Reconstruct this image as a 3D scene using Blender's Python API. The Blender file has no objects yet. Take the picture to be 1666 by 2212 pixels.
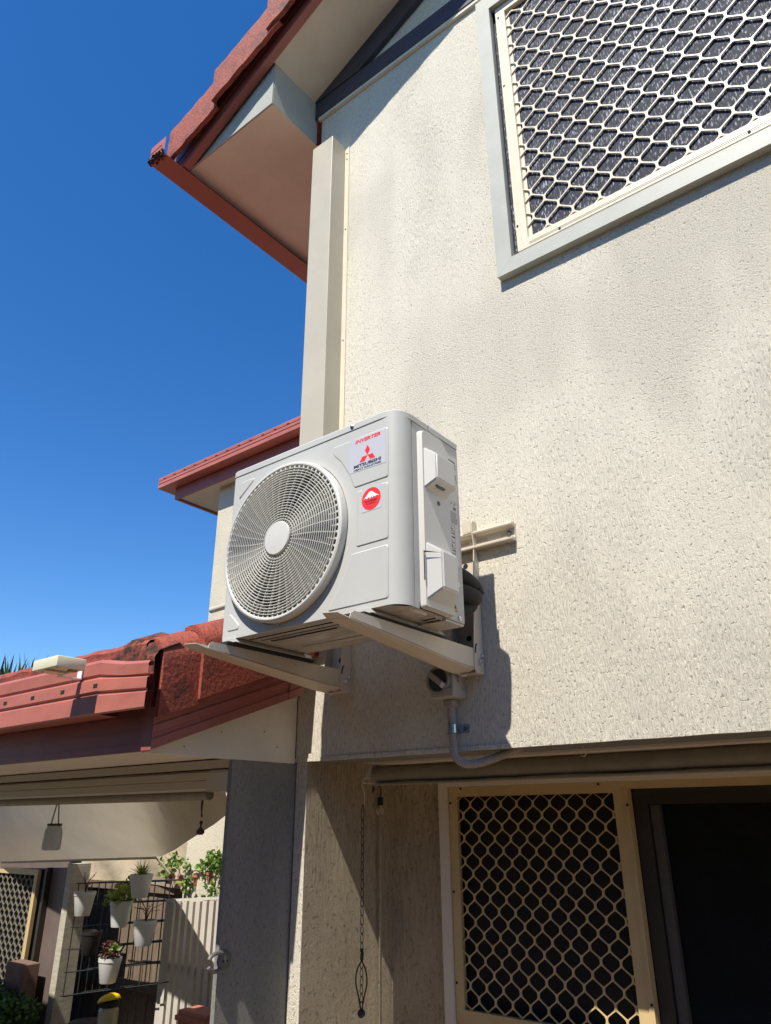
import bpy, bmesh, math, random
from mathutils import Vector, Matrix
random.seed(7)
R=math.radians
sc=bpy.context.scene
COL=sc.collection
# ---------------------------------------------------------------- camera
CAM=Vector((2.2352,-2.4805,1.75))
yaw,pitch,roll=.667,.401,-.005
cy,sy,cp,sp=math.cos(yaw),math.sin(yaw),math.cos(pitch),math.sin(pitch)
F=Vector((-sy*cp,cy*cp,sp)); r0=Vector((cy,sy,0)); u0=r0.cross(F)
rv=r0*math.cos(roll)+u0*math.sin(roll); uv=-r0*math.sin(roll)+u0*math.cos(roll)
cam=bpy.data.cameras.new('camera'); co=bpy.data.objects.new('camera',cam); COL.objects.link(co)
M=Matrix((rv,uv,-F)).transposed().to_4x4(); M.translation=CAM; co.matrix_world=M
cam.sensor_fit='VERTICAL'; cam.sensor_height=24; cam.lens=1568/2212*24; cam.clip_start=.05; cam.clip_end=3000
sc.camera=co
# ---------------------------------------------------------------- light
SUNV=Vector((.135,-1,1.48)).normalized()
el=math.asin(SUNV.z)
w=bpy.data.worlds.new('World'); sc.world=w; w.use_nodes=True
nt=w.node_tree; bg=nt.nodes['Background']; sky=nt.nodes.new('ShaderNodeTexSky')
sky.sky_type='NISHITA'; sky.sun_disc=False; sky.sun_elevation=el; sky.sun_rotation=math.atan2(SUNV.x,SUNV.y)
sky.air_density=1.0; sky.dust_density=.15; sky.ozone_density=3.0; sky.altitude=200
hs=nt.nodes.new('ShaderNodeHueSaturation'); hs.inputs['Hue'].default_value=.507; hs.inputs['Saturation'].default_value=1.33; hs.inputs['Value'].default_value=1.3
nt.links.new(sky.outputs[0],hs.inputs['Color']); nt.links.new(hs.outputs[0],bg.inputs[0]); bg.inputs[1].default_value=.087
sl=bpy.data.lights.new('sun','SUN'); sl.energy=4.4; sl.angle=R(.5); sl.color=(1,.945,.85)
so=bpy.data.objects.new('sun',sl); COL.objects.link(so); so.rotation_euler=SUNV.to_track_quat('Z','Y').to_euler(); so.location=(0,-5,12)
vs=sc.view_settings; vs.view_transform='Standard'; vs.look='None'; vs.exposure=.70; vs.gamma=1
# ---------------------------------------------------------------- materials
def mat(name,col,rough=.6,col2=None,nscale=4,namt=1.0,bump=0,bscale=60,bstretch=(1,1,1),metal=0,spec=.5,stretch=(1,1,1),
        grain=None,ramp=(.35,.65),trans=0,vor=0,coat=0,gscale=200):
    m=bpy.data.materials.new(name); m.use_nodes=True; n=m.node_tree.nodes; l=m.node_tree.links
    b=n['Principled BSDF']; b.inputs['Base Color'].default_value=(*col,1); b.inputs['Roughness'].default_value=rough
    b.inputs['Metallic'].default_value=metal; b.inputs['Specular IOR Level'].default_value=spec
    if coat: b.inputs['Coat Weight'].default_value=coat; b.inputs['Coat Roughness'].default_value=.15
    tc=n.new('ShaderNodeTexCoord')
    def mp(s):
        q=n.new('ShaderNodeMapping'); q.inputs['Scale'].default_value=s; l.new(tc.outputs['Object'],q.inputs[0]); return q.outputs[0]
    out=None
    if col2 is not None:
        t=n.new('ShaderNodeTexNoise'); t.inputs['Scale'].default_value=nscale; t.inputs['Detail'].default_value=8; t.inputs['Roughness'].default_value=.65
        l.new(mp(stretch),t.inputs[0])
        cr=n.new('ShaderNodeValToRGB'); cr.color_ramp.elements[0].position=ramp[0]; cr.color_ramp.elements[1].position=ramp[1]
        cr.color_ramp.elements[0].color=(*col,1); cr.color_ramp.elements[1].color=(*col2,1)
        l.new(t.outputs[0],cr.inputs[0]); out=cr.outputs[0]
    if grain:
        t=n.new('ShaderNodeTexNoise'); t.inputs['Scale'].default_value=gscale; t.inputs['Detail'].default_value=3
        l.new(mp((1,1,1)),t.inputs[0])
        mr=n.new('ShaderNodeMapRange'); mr.inputs[1].default_value=.3; mr.inputs[2].default_value=.7; mr.inputs[3].default_value=1-grain; mr.inputs[4].default_value=1+grain
        l.new(t.outputs[0],mr.inputs[0])
        mx=n.new('ShaderNodeVectorMath'); mx.operation='SCALE'
        if out: l.new(out,mx.inputs[0])
        else: mx.inputs[0].default_value=col
        l.new(mr.outputs[0],mx.inputs['Scale']); out=mx.outputs[0]
    if out: l.new(out,b.inputs['Base Color'])
    if bump:
        t=n.new('ShaderNodeTexNoise'); t.inputs['Scale'].default_value=bscale; t.inputs['Detail'].default_value=5; t.inputs['Roughness'].default_value=.6
        l.new(mp(bstretch),t.inputs[0])
        bp=n.new('ShaderNodeBump'); bp.inputs['Strength'].default_value=1; bp.inputs['Distance'].default_value=bump
        l.new(t.outputs[0],bp.inputs['Height']); l.new(bp.outputs[0],b.inputs['Normal'])
    if trans:
        tr=n.new('ShaderNodeBsdfTranslucent'); ms=n.new('ShaderNodeMixShader'); ms.inputs[0].default_value=trans
        if out: l.new(out,tr.inputs[0])
        else: tr.inputs[0].default_value=(*col,1)
        l.new(b.outputs[0],ms.inputs[1]); l.new(tr.outputs[0],ms.inputs[2]); l.new(ms.outputs[0],n['Material Output'].inputs[0])
    return m

def render_mat(name,base,dirty,vscale=1.0,depth=.0075,stretch=(1,1,.17)):
    """textured acrylic render: raked ridges, pits and broad weathering"""
    m=bpy.data.materials.new(name); m.use_nodes=True; n=m.node_tree.nodes; l=m.node_tree.links
    b=n['Principled BSDF']; b.inputs['Roughness'].default_value=.85; b.inputs['Specular IOR Level'].default_value=.25
    tc=n.new('ShaderNodeTexCoord')
    def mp(s):
        q=n.new('ShaderNodeMapping'); q.inputs['Scale'].default_value=s; l.new(tc.outputs['Object'],q.inputs[0]); return q.outputs[0]
    def noise(sca,s,det=4,ro=.6,dis=0):
        t=n.new('ShaderNodeTexNoise'); t.inputs['Scale'].default_value=sca; t.inputs['Detail'].default_value=det; t.inputs['Roughness'].default_value=ro; t.inputs['Distortion'].default_value=dis
        l.new(mp(s),t.inputs[0]); return t.outputs[0]
    def math_(op,a,b_):
        q=n.new('ShaderNodeMath'); q.operation=op
        for i,v in enumerate((a,b_)):
            if isinstance(v,(int,float)): q.inputs[i].default_value=v
            else: l.new(v,q.inputs[i])
        return q.outputs[0]
    def rng(v,a,b_,c,d):
        q=n.new('ShaderNodeMapRange'); l.new(v,q.inputs[0])
        for i,x in enumerate((a,b_,c,d)): q.inputs[i+1].default_value=x
        return q.outputs[0]
    ridg=noise(170*vscale,stretch,6,.78,.2)
    fine=noise(155*vscale,(1,1,.8),6,.82)
    sel=rng(noise(1.3,(1,1,.5),3,.5),.42,.6,0,1)
    # height: ridged in some areas, pitted in others
    mixv=n.new('ShaderNodeMix'); l.new(sel,mixv.inputs[0]); l.new(ridg,mixv.inputs[2]); l.new(fine,mixv.inputs[3])
    pit=rng(noise(95*vscale,(1,1,.7),2,.5),.30,.40,0,1)
    h=math_('ADD',math_('MULTIPLY',pit,.35),math_('MULTIPLY',mixv.outputs[0],1.5))
    bp=n.new('ShaderNodeBump'); bp.inputs['Strength'].default_value=1; bp.inputs['Distance'].default_value=depth
    l.new(h,bp.inputs['Height']); l.new(bp.outputs[0],b.inputs['Normal'])
    big=noise(1.1,(1,1,.7),6,.62); st=noise(5.5,(1,1,.10),6,.7)
    wv=math_('ADD',math_('MULTIPLY',big,.45),math_('MULTIPLY',st,.55))
    cr=n.new('ShaderNodeValToRGB'); e=cr.color_ramp.elements; e[0].position=.36; e[1].position=.60; e[0].color=(*dirty,1); e[1].color=(*base,1)
    l.new(wv,cr.inputs[0])
    relief_tone=math_('MULTIPLY',rng(pit,0,1,.70,1),rng(mixv.outputs[0],.38,.60,.74,1.10))  # darker in the pits and the low parts of the relief
    mx=n.new('ShaderNodeVectorMath'); mx.operation='SCALE'; l.new(cr.outputs[0],mx.inputs[0]); l.new(relief_tone,mx.inputs['Scale'])
    l.new(mx.outputs[0],b.inputs['Base Color'])
    return m

M_render=render_mat('render_wall',(.85,.79,.645),(.775,.72,.59))
M_rake=render_mat('raked_render',(.84,.70,.48),(.70,.58,.40),.6,.026,(1,1,.10))
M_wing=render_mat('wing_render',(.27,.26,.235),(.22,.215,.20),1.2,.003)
M_soff=mat('soffit_paint',(.72,.66,.54),.7,(.64,.585,.48),3,bump=.0006,bscale=90,grain=.03)
M_trim=mat('trim_paint',(.44,.445,.385),.5,(.39,.395,.34),5,bump=.0005,bscale=150)
M_tframe=mat('cream_powdercoat',(.74,.66,.50),.4,(.68,.60,.45),8)
M_door=mat('primrose_powdercoat',(.58,.44,.22),.42,(.52,.39,.19),8)
M_dark=mat('dark_timber_paint',(.045,.05,.075),.55,(.03,.034,.05),6,bump=.001,bscale=60,bstretch=(.2,1,1))
M_red=mat('terracotta_paint',(.34,.10,.075),.42,(.27,.08,.06),3,bump=.0006,bscale=50,grain=.05)
M_redcl=mat('gutter_paint',(.46,.150,.108),.42,(.37,.115,.085),4,stretch=(1,1,3),grain=.04)
def tile_mat():
    m=mat('concrete_roof_tile',(.28,.058,.033),.72,(.07,.020,.014),7,ramp=(.50,.72),bump=.005,bscale=55,grain=.35,gscale=90)
    return m
M_tile=tile_mat()
M_lichen_shade=mat('lichen_and_shade_black',(.02,.015,.012),.95,(.10,.05,.035),30,bump=.006,bscale=80)  # mould on the upper gutter, and painted shade under the upper verge tiles
M_pipe=mat('downpipe_paint',(.53,.48,.37),.4,(.48,.435,.335),4,grain=.02)
M_ac=mat('ac_paint',(.51,.508,.475),.4,spec=.35,col2=(.475,.47,.43),nscale=2)
M_acpl=mat('ac_plastic',(.60,.58,.53),.3,spec=.5)
M_grille=mat('grille_plastic',(.58,.565,.505),.42)
M_fan=mat('fan_plastic',(.14,.133,.118),.45)
M_black=mat('black_rubber',(.012,.012,.013),.7)
M_void=mat('dark_interior',(.012,.012,.012),.9)
M_coil=mat('coil_fins',(.05,.05,.05),.5,metal=.4)
M_brk=mat('bracket_powdercoat',(.60,.53,.43),.42,(.55,.485,.39),6)
M_zinc=mat('zinc_plate',(.62,.64,.66),.28,metal=1)
M_pan=mat('ac_base_steel',(.56,.53,.47),.35,(.40,.37,.32),9,metal=.25,ramp=(.3,.8))
M_foam=mat('black_foam',(.012,.011,.011),.75,bump=.001,bscale=400)
M_stick=mat('sticker_silver',(.50,.50,.53),.4); M_stick2=mat('label_white',(.62,.61,.56),.45)
M_ink=mat('navy_ink',(.012,.016,.05),.5); M_rink=mat('red_ink',(.78,.03,.03),.45); M_dred=mat('dark_red_ink',(.16,.01,.02),.5)
M_white=mat('white_print',(.85,.85,.85),.5); M_yel=mat('yellow_print',(.85,.65,.03),.5); M_gink=mat('grey_ink',(.10,.10,.09),.6)
M_grey=mat('switch_grey',(.30,.285,.25),.45); M_greyl=mat('switch_light_grey',(.38,.36,.32),.45); M_clear=mat('smoked_dial',(.05,.055,.05),.2)
M_cond=mat('conduit_grey',(.34,.31,.27),.55)
M_canvas=mat('blind_canvas',(.33,.30,.22),.85,(.27,.245,.18),12,bump=.0006,bscale=500,grain=.08,gscale=500)
M_blindm=mat('blind_cassette_paint',(.50,.47,.38),.45)
M_string=mat('white_cord',(.7,.68,.6),.8); M_chain=mat('black_plastic',(.02,.018,.017),.4)
M_conc=mat('concrete_ground',(.17,.145,.115),.9,(.11,.095,.07),2,bump=.004,bscale=40)
M_glass=mat('tinted_glass',(.01,.01,.012),.06,spec=.5)
M_dk=mat('bronze_frame',(.04,.032,.026),.45,(.03,.024,.02),6)
M_grst=mat('grey_stile',(.075,.07,.062),.6,(.055,.05,.045),30)
M_sail=mat('awning_cloth',(.72,.62,.46),.85,(.60,.52,.38),2.5,trans=.42,bump=.002,bscale=14,bstretch=(1,1,3),grain=.04,ramp=(.3,.75),gscale=120)
M_cloth=mat('screening_cloth',(.46,.38,.27),.9,(.38,.31,.21),2,bump=.02,bscale=3)
M_fence=mat('weathered_paling',(.20,.145,.095),.9,(.12,.088,.06),7,stretch=(4,4,.5),grain=.15,gscale=60)
M_gate=mat('gate_paint',(.58,.53,.46),.45,(.5,.46,.40),4)
M_post=mat('post_paint',(.50,.46,.36),.6,(.36,.32,.25),9,stretch=(1,1,5),bump=.002,bscale=40)
M_maroon=mat('door_jamb_paint',(.16,.12,.105),.5,(.12,.09,.08),2)
M_pot=mat('white_pot',(.55,.55,.53),.4); M_bpot=mat('black_pot',(.015,.013,.013),.5); M_terra=mat('terracotta_pot',(.42,.16,.09),.8,(.33,.12,.07),20)
M_soil=mat('soil',(.05,.03,.02),.95); M_wire=mat('dark_wire',(.02,.022,.02),.5)
M_leaf=mat('leaf_green',(.07,.16,.02),.5,(.13,.24,.035),8,trans=.25); M_leafy=mat('leaf_lime',(.30,.36,.04),.5,(.20,.30,.05),8,trans=.25)
M_leafd=mat('leaf_dark',(.03,.075,.015),.5,(.05,.11,.02),8,trans=.2); M_palm=mat('palm_leaf',(.03,.075,.02),.4,(.06,.12,.03),8,trans=.15)
M_redl=mat('leaf_red',(.10,.035,.025),.6); M_bark=mat('bark',(.12,.085,.055),.9,(.07,.05,.03),12)
M_brick=mat('brick',(.20,.12,.085),.85,(.13,.075,.055),14,bump=.003,bscale=60)
M_sensor=mat('sensor_plastic',(.72,.70,.50),.35,(.66,.64,.45),6)
M_farw=mat('far_render',(.60,.55,.42),.85,(.52,.47,.36),2,bump=.006,bscale=60,grain=.10,gscale=60)
M_yellow=mat('yellow_plastic',(.75,.50,.01),.4)
def fabric_mat():
    m=bpy.data.materials.new('window_screen_fabric'); m.use_nodes=True; n=m.node_tree.nodes; l=m.node_tree.links
    b=n['Principled BSDF']; b.inputs['Roughness'].default_value=.75; b.inputs['Specular IOR Level'].default_value=.3
    tc=n.new('ShaderNodeTexCoord'); mp=n.new('ShaderNodeMapping'); mp.inputs['Rotation'].default_value=(0,R(32),0); mp.inputs['Scale'].default_value=(1,1,.22)
    l.new(tc.outputs['Object'],mp.inputs[0])
    t=n.new('ShaderNodeTexNoise'); t.inputs['Scale'].default_value=170; t.inputs['Detail'].default_value=3; l.new(mp.outputs[0],t.inputs[0])
    mp2=n.new('ShaderNodeMapping'); mp2.inputs['Rotation'].default_value=(0,R(-50),0); mp2.inputs['Scale'].default_value=(1,1,.3); l.new(tc.outputs['Object'],mp2.inputs[0])
    t2=n.new('ShaderNodeTexNoise'); t2.inputs['Scale'].default_value=140; t2.inputs['Detail'].default_value=2; l.new(mp2.outputs[0],t2.inputs[0])
    t3=n.new('ShaderNodeTexNoise'); t3.inputs['Scale'].default_value=2; l.new(tc.outputs['Object'],t3.inputs[0])
    a=n.new('ShaderNodeMath'); a.operation='MULTIPLY'; l.new(t.outputs[0],a.inputs[0]); l.new(t2.outputs[0],a.inputs[1])
    c=n.new('ShaderNodeMath'); c.operation='MULTIPLY_ADD'; l.new(t3.outputs[0],c.inputs[0]); c.inputs[1].default_value=.12; l.new(a.outputs[0],c.inputs[2])
    cr=n.new('ShaderNodeValToRGB'); e=cr.color_ramp.elements; e[0].position=.23; e[0].color=(.015,.017,.03,1); e[1].position=.48; e[1].color=(.44,.445,.49,1)  # bright end of the ramp paints the weave's sparkle as colour
    q=cr.color_ramp.elements.new(.345); q.color=(.035,.037,.052,1)
    l.new(c.outputs[0],cr.inputs[0]); l.new(cr.outputs[0],b.inputs['Base Color']); return m
M_fab=fabric_mat()
# ---------------------------------------------------------------- helpers
ORG={}
def tag(o,label=None,cat=None,group=None,kind=None):
    if label:o['label']=label
    if cat:o['category']=cat
    if group:o['group']=group
    if kind:o['kind']=kind
    return o
def thing(name,label,cat,loc=(0,0,0),group=None):
    o=bpy.data.objects.new(name,None); COL.objects.link(o); o.location=loc; o.empty_display_size=.1
    ORG[o]=Vector(loc); return tag(o,label,cat,group)
def obj(name,bm,m,parent=None,smooth=False,label=None,auto=False):
    """bm in world coordinates -> mesh object"""
    vs_=[v.co for v in bm.verts]
    if parent is None:
        mn=Vector((min(v[i] for v in vs_) for i in range(3))); mx=Vector((max(v[i] for v in vs_) for i in range(3)))
        org=Vector(((mn.x+mx.x)/2,(mn.y+mx.y)/2,mn.z))
    else: org=ORG[parent]
    bmesh.ops.translate(bm,verts=bm.verts,vec=-org)
    bmesh.ops.recalc_face_normals(bm,faces=bm.faces)
    me=bpy.data.meshes.new(name); bm.to_mesh(me); bm.free()
    for mm in (m if isinstance(m,(list,tuple)) else [m]): me.materials.append(mm)
    if smooth:
        for p in me.polygons:p.use_smooth=True
        if auto:
            try: me.set_sharp_from_angle(angle=R(25))
            except Exception: pass
    o=bpy.data.objects.new(name,me); COL.objects.link(o)
    if parent is None:o.location=org
    else:o.parent=parent
    ORG[o]=org
    if label:o['label']=label
    return o
def B(): return bmesh.new()
def box(bm,x0,x1,y0,y1,z0,z1,bev=0,mi=0,seg=2):
    v=[bm.verts.new(p) for p in ((x0,y0,z0),(x1,y0,z0),(x1,y1,z0),(x0,y1,z0),(x0,y0,z1),(x1,y0,z1),(x1,y1,z1),(x0,y1,z1))]
    fs=[bm.faces.new([v[i] for i in f]) for f in ((0,3,2,1),(4,5,6,7),(0,1,5,4),(1,2,6,5),(2,3,7,6),(3,0,4,7))]
    for f in fs:f.material_index=mi
    if bev:
        es=list({e for f in fs for e in f.edges}); r=bmesh.ops.bevel(bm,geom=es,offset=bev,segments=seg,affect='EDGES',profile=.5)
        for f in r['faces']:f.material_index=mi
    return bm
def prism(bm,pts,vec,mi=0,cap=True):
    """closed polygon pts (3D) extruded by vec"""
    vec=Vector(vec); a=[bm.verts.new(p) for p in pts]; b=[bm.verts.new(Vector(p)+vec) for p in pts]; n=len(a)
    fs=[]
    if cap: fs+= [bm.faces.new(a),bm.faces.new(b[::-1])]
    for i in range(n): fs.append(bm.faces.new((a[i],b[i],b[(i+1)%n],a[(i+1)%n])))
    for f in fs:f.material_index=mi
    return bm
def strip(bm,path,vec,thick=None,mi=0):
    """open profile (list of 3D pts) swept by vec as a sheet"""
    vec=Vector(vec); a=[bm.verts.new(p) for p in path]; b=[bm.verts.new(Vector(p)+vec) for p in path]
    for i in range(len(a)-1): bm.faces.new((a[i],b[i],b[i+1],a[i+1])).material_index=mi
    return bm
def tube(bm,pts,r,seg=10,closed=False,cap=True,mi=0,radii=None):
    pts=[Vector(p) for p in pts]; n=len(pts); rings=[]
    up=None
    for i,p in enumerate(pts):
        t=(pts[(i+1)%n]-pts[i-1]) if closed else (pts[min(i+1,n-1)]-pts[max(i-1,0)])
        t.normalize()
        if up is None: up=Vector((0,0,1)) if abs(t.z)<.9 else Vector((1,0,0))
        s=t.cross(up); 
        if s.length<1e-6: s=t.cross(Vector((1,0,0)))
        s.normalize(); up=s.cross(t).normalized()
        rr=radii[i] if radii else r
        rings.append([bm.verts.new(p+s*rr*math.cos(2*math.pi*k/seg)+up*rr*math.sin(2*math.pi*k/seg)) for k in range(seg)])
    for i in range(n if closed else n-1):
        A,C=rings[i],rings[(i+1)%n]
        for k in range(seg): bm.faces.new((A[k],A[(k+1)%seg],C[(k+1)%seg],C[k])).material_index=mi
    if cap and not closed: bm.faces.new(rings[0][::-1]).material_index=mi; bm.faces.new(rings[-1]).material_index=mi
    return bm
def lathe(bm,c,prof,seg=24,axis='z',mi=0,cap=True):
    c=Vector(c); rings=[]
    for r,h in prof:
        ring=[]
        for k in range(seg):
            a=2*math.pi*k/seg; x,y=r*math.cos(a),r*math.sin(a)
            p={'z':(x,y,h),'y':(x,h,y),'x':(h,x,y)}[axis]; ring.append(bm.verts.new(c+Vector(p)))
        rings.append(ring)
    for i in range(len(rings)-1):
        for k in range(seg): bm.faces.new((rings[i][k],rings[i][(k+1)%seg],rings[i+1][(k+1)%seg],rings[i+1][k])).material_index=mi
    if cap: bm.faces.new(rings[0][::-1]).material_index=mi; bm.faces.new(rings[-1]).material_index=mi
    return bm
def rpoly(pts,r,n=4):
    """round the corners of a 2D polygon"""
    out=[]; N=len(pts)
    for i in range(N):
        p=Vector(pts[i]); a=Vector(pts[i-1])-p; b=Vector(pts[(i+1)%N])-p
        rr=min(r if not isinstance(r,(list,tuple)) else r[i],a.length*.45,b.length*.45)
        p0=p+a.normalized()*rr; p1=p+b.normalized()*rr
        for k in range(n+1):
            t=k/n; out.append(p0*(1-t)**2+p*2*t*(1-t)+p1*t*t)
    return out
def pad(bm,pts2,plane,base,h,r=.01,ch=.004,mi=0):
    """raised pad with chamfered edge. plane 'y-': faces -y, (u,v)=(x,z); 'x+': faces +x, (u,v)=(y,z)"""
    P=rpoly(pts2,r); c=Vector((sum(p.x for p in P)/len(P),sum(p.y for p in P)/len(P)))
    def m3(p,d): return (p.x,base-d,p.y) if plane=='y-' else (base+d,p.x,p.y)
    N=len(P); inner=[]
    for i in range(N):
        t=(P[(i+1)%N]-P[i-1]); 
        if t.length<1e-9: t=Vector((1,0))
        t.normalize(); nrm=Vector((-t.y,t.x))
        if nrm.dot(c-P[i])<0: nrm=-nrm
        inner.append(P[i]+nrm*ch)
    a=[bm.verts.new(m3(p,0)) for p in P]; b=[bm.verts.new(m3(p,h)) for p in inner]
    for i in range(N): bm.faces.new((a[i],a[(i+1)%N],b[(i+1)%N],b[i])).material_index=mi
    bm.faces.new(b).material_index=mi
    return bm
def text_bm(s,x0,x1,z0,z1,plane,base,shear=0,off=.0,extr=.0006,bold=0):
    cu=bpy.data.curves.new('t','FONT'); cu.body=s; cu.size=1; cu.offset=bold; cu.extrude=.01; cu.shear=shear; cu.resolution_u=3
    to=bpy.data.objects.new('t',cu); COL.objects.link(to)
    dg=bpy.context.evaluated_depsgraph_get(); me=bpy.data.meshes.new_from_object(to.evaluated_get(dg))
    bm=B(); bm.from_mesh(me); bpy.data.objects.remove(to); bpy.data.curves.remove(cu); bpy.data.meshes.remove(me)
    xs=[v.co.x for v in bm.verts]; ys=[v.co.y for v in bm.verts]; ax,bx,ay,by=min(xs),max(xs),min(ys),max(ys)
    for v in bm.verts:
        u=x0+(v.co.x-ax)/(bx-ax)*(x1-x0); t=z0+(v.co.y-ay)/(by-ay)*(z1-z0); d=extr*(1 if v.co.z>0 else 0)
        v.co=(u,base-d,t) if plane=='y-' else (base+d,u,t)
    return bm
def join(bm,other):
    me=bpy.data.meshes.new('tmp'); other.to_mesh(me); other.free(); bm.from_mesh(me); bpy.data.meshes.remove(me); return bm
def objs(name,bm,m,parent=None,smooth=False,label=None,auto=False):
    bm.verts.ensure_lookup_table(); seen={}; k=0
    for v in bm.verts:
        if v in seen: continue
        st=[v]; seen[v]=k
        while st:
            q=st.pop()
            for e in q.link_edges:
                o_=e.other_vert(q)
                if o_ not in seen: seen[o_]=k; st.append(o_)
        k+=1
    parts=[B() for _ in range(k)]; mp=[{} for _ in range(k)]
    for v in bm.verts: mp[seen[v]][v]=parts[seen[v]].verts.new(v.co)
    for f in bm.faces:
        i=seen[f.verts[0]]
        try: g=parts[i].faces.new([mp[i][v] for v in f.verts]); g.material_index=f.material_index
        except ValueError: pass
    bm.free()
    return [obj(name,p,m,parent,smooth,label,auto) for p in parts]
def copy_tree(o,delta,parent=None):
    c=o.copy(); COL.objects.link(c); ORG[c]=ORG[o]+Vector(delta)
    if parent: c.parent=parent
    else: c.location=o.location+Vector(delta)
    for ch in list(o.children): copy_tree(ch,delta,c)
    return c
def mesh_screen(x0,x1,z0,z1,dx,dz,w,hf,depth,y,ox,oz):
    """expanded diamond security mesh: hexagon-like holes, nodes at (ox+i*dx, oz+j*dz) and the centred lattice"""
    bm=B(); a,b=dx/2,dz/2
    h=hf*b; e0=Vector((a,h)); e1=Vector((0,b-h)); ev=(e1-e0); nv=Vector((-(e1-e0).y,(e1-e0).x)).normalized()
    if nv.dot(-e0)<0: nv=-nv
    P=lambda t,o: e0+ev*t+nv*o
    q=[(a-w*1.9,0),(a-w*1.9,h*.55),tuple(P(.16,w*1.2)),tuple(P(.5,w)),tuple(P(.84,w*1.05)),(0,b-h-w*1.7)]
    oo=[(a,0),tuple(e0),tuple(P(.2,0)),tuple(P(.5,0)),tuple(P(.8,0)),tuple(e1)]
    def quad(l):
        f=list(l); f+= [(-x,z) for x,z in l[-2::-1]]; f+= [(x,-z) for x,z in f[-2:0:-1]]
        return f
    hole=quad(q); outer=quad(oo); n=len(hole)
    ni=int((x1-x0)/dx)+3; nj=int((z1-z0)/b)+3
    for j in range(-1,nj):
        for i in range(-1,ni):
            cx=ox+i*dx+(a if j%2 else 0); cz=oz+j*b
            if cx<x0-a or cx>x1+a or cz<z0-b or cz>z1+b: continue
            vo=[bm.verts.new((cx+p[0],y,cz+p[1])) for p in outer]; vi=[bm.verts.new((cx+p[0],y,cz+p[1])) for p in hole]; vb=[bm.verts.new((cx+p[0],y+depth,cz+p[1])) for p in hole]; vw=[bm.verts.new((cx+p[0],y+depth,cz+p[1])) for p in outer]
            for k in range(n):
                k2=(k+1)%n
                bm.faces.new((vo[k],vo[k2],vi[k2],vi[k])); bm.faces.new((vi[k],vi[k2],vb[k2],vb[k])); bm.faces.new((vb[k],vb[k2],vw[k2],vw[k]))
    bmesh.ops.remove_doubles(bm,verts=bm.verts,dist=1e-5)
    for pc,pn in (((x0,0,0),(-1,0,0)),((x1,0,0),(1,0,0)),((0,0,z0),(0,0,-1)),((0,0,z1),(0,0,1))):
        bmesh.ops.bisect_plane(bm,geom=bm.verts[:]+bm.edges[:]+bm.faces[:],plane_co=pc,plane_no=pn,clear_outer=True)
    # back faces of the bars
    return bm
def leaves(bm,c,rad,n,size,mis=(0,),flat=.7,shape=None):
    for _ in range(n):
        while 1:
            p=Vector((random.uniform(-1,1),random.uniform(-1,1),random.uniform(-1,1)))
            if p.length<1 and p.length>.25: break
        p=Vector(c)+Vector((p.x*rad[0],p.y*rad[1],p.z*rad[2]))
        s=size*random.uniform(.6,1.3); d=Vector((random.gauss(0,1),random.gauss(0,1),random.gauss(.3,.6))).normalized()
        t=d.cross(Vector((random.gauss(0,1),random.gauss(0,1),random.gauss(0,1)))).normalized()*s*.5*flat
        nn=d.cross(t).normalized()*s*.12
        v=[bm.verts.new(q) for q in (p,p+d*s*.4+t+nn,p+d*s,p+d*s*.4-t+nn)]
        bm.faces.new(v).material_index=random.choice(mis)
    return bm
def blades(bm,c,n,L,w,spread=.8,mi=0,droop=.5):
    for k in range(n):
        a=random.uniform(0,6.283); e=random.uniform(.2,1.3); L_=L*random.uniform(.6,1.1)
        d=Vector((math.cos(a)*math.cos(e)*spread,math.sin(a)*math.cos(e)*spread,math.sin(e)))
        s=Vector((-math.sin(a),math.cos(a),0))*w; prev=None; p=Vector(c)
        for i in range(5):
            t=i/4; q=Vector(c)+d*L_*t+Vector((0,0,-droop*L_*t*t*.5)); ww=s*(1-t)*(.6+t) if i<4 else s*0.02
            cur=(bm.verts.new(q-ww),bm.verts.new(q+ww))
            if prev: bm.faces.new((prev[0],prev[1],cur[1],cur[0])).material_index=mi
            prev=cur
    return bm
# ---------------------------------------------------------------- ground
bm=B(); s=400; v=[bm.verts.new(p) for p in ((-s,-s,-.3),(s,-s,-.3),(s,s,-.3),(-s,s,-.3))]; bm.faces.new(v)
tag(obj('ground',bm,M_conc),kind='structure')
bm=B(); box(bm,-1.5,6,-3.2,.0,-.299,-.288); tag(obj('bounce_slab',bm,mat('bounce_slab_tan',(.25,.16,.10),.85,(.19,.125,.08),3,bump=.003,bscale=30)),kind='structure')  # unseen warm slab, added to bounce sunlight up into the alcove
# ================================================================ THE HOUSE
house=thing('house','two storey cream rendered house with red tiled gable roof carrying the air conditioner','house',(0,0,-.3))
XE=5.2
# upper wall around the window opening
WX0,WX1,WZ0,WZ1=1.06,3.35,4.15,5.95
bm=B()
def wallpts(): pass
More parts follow.
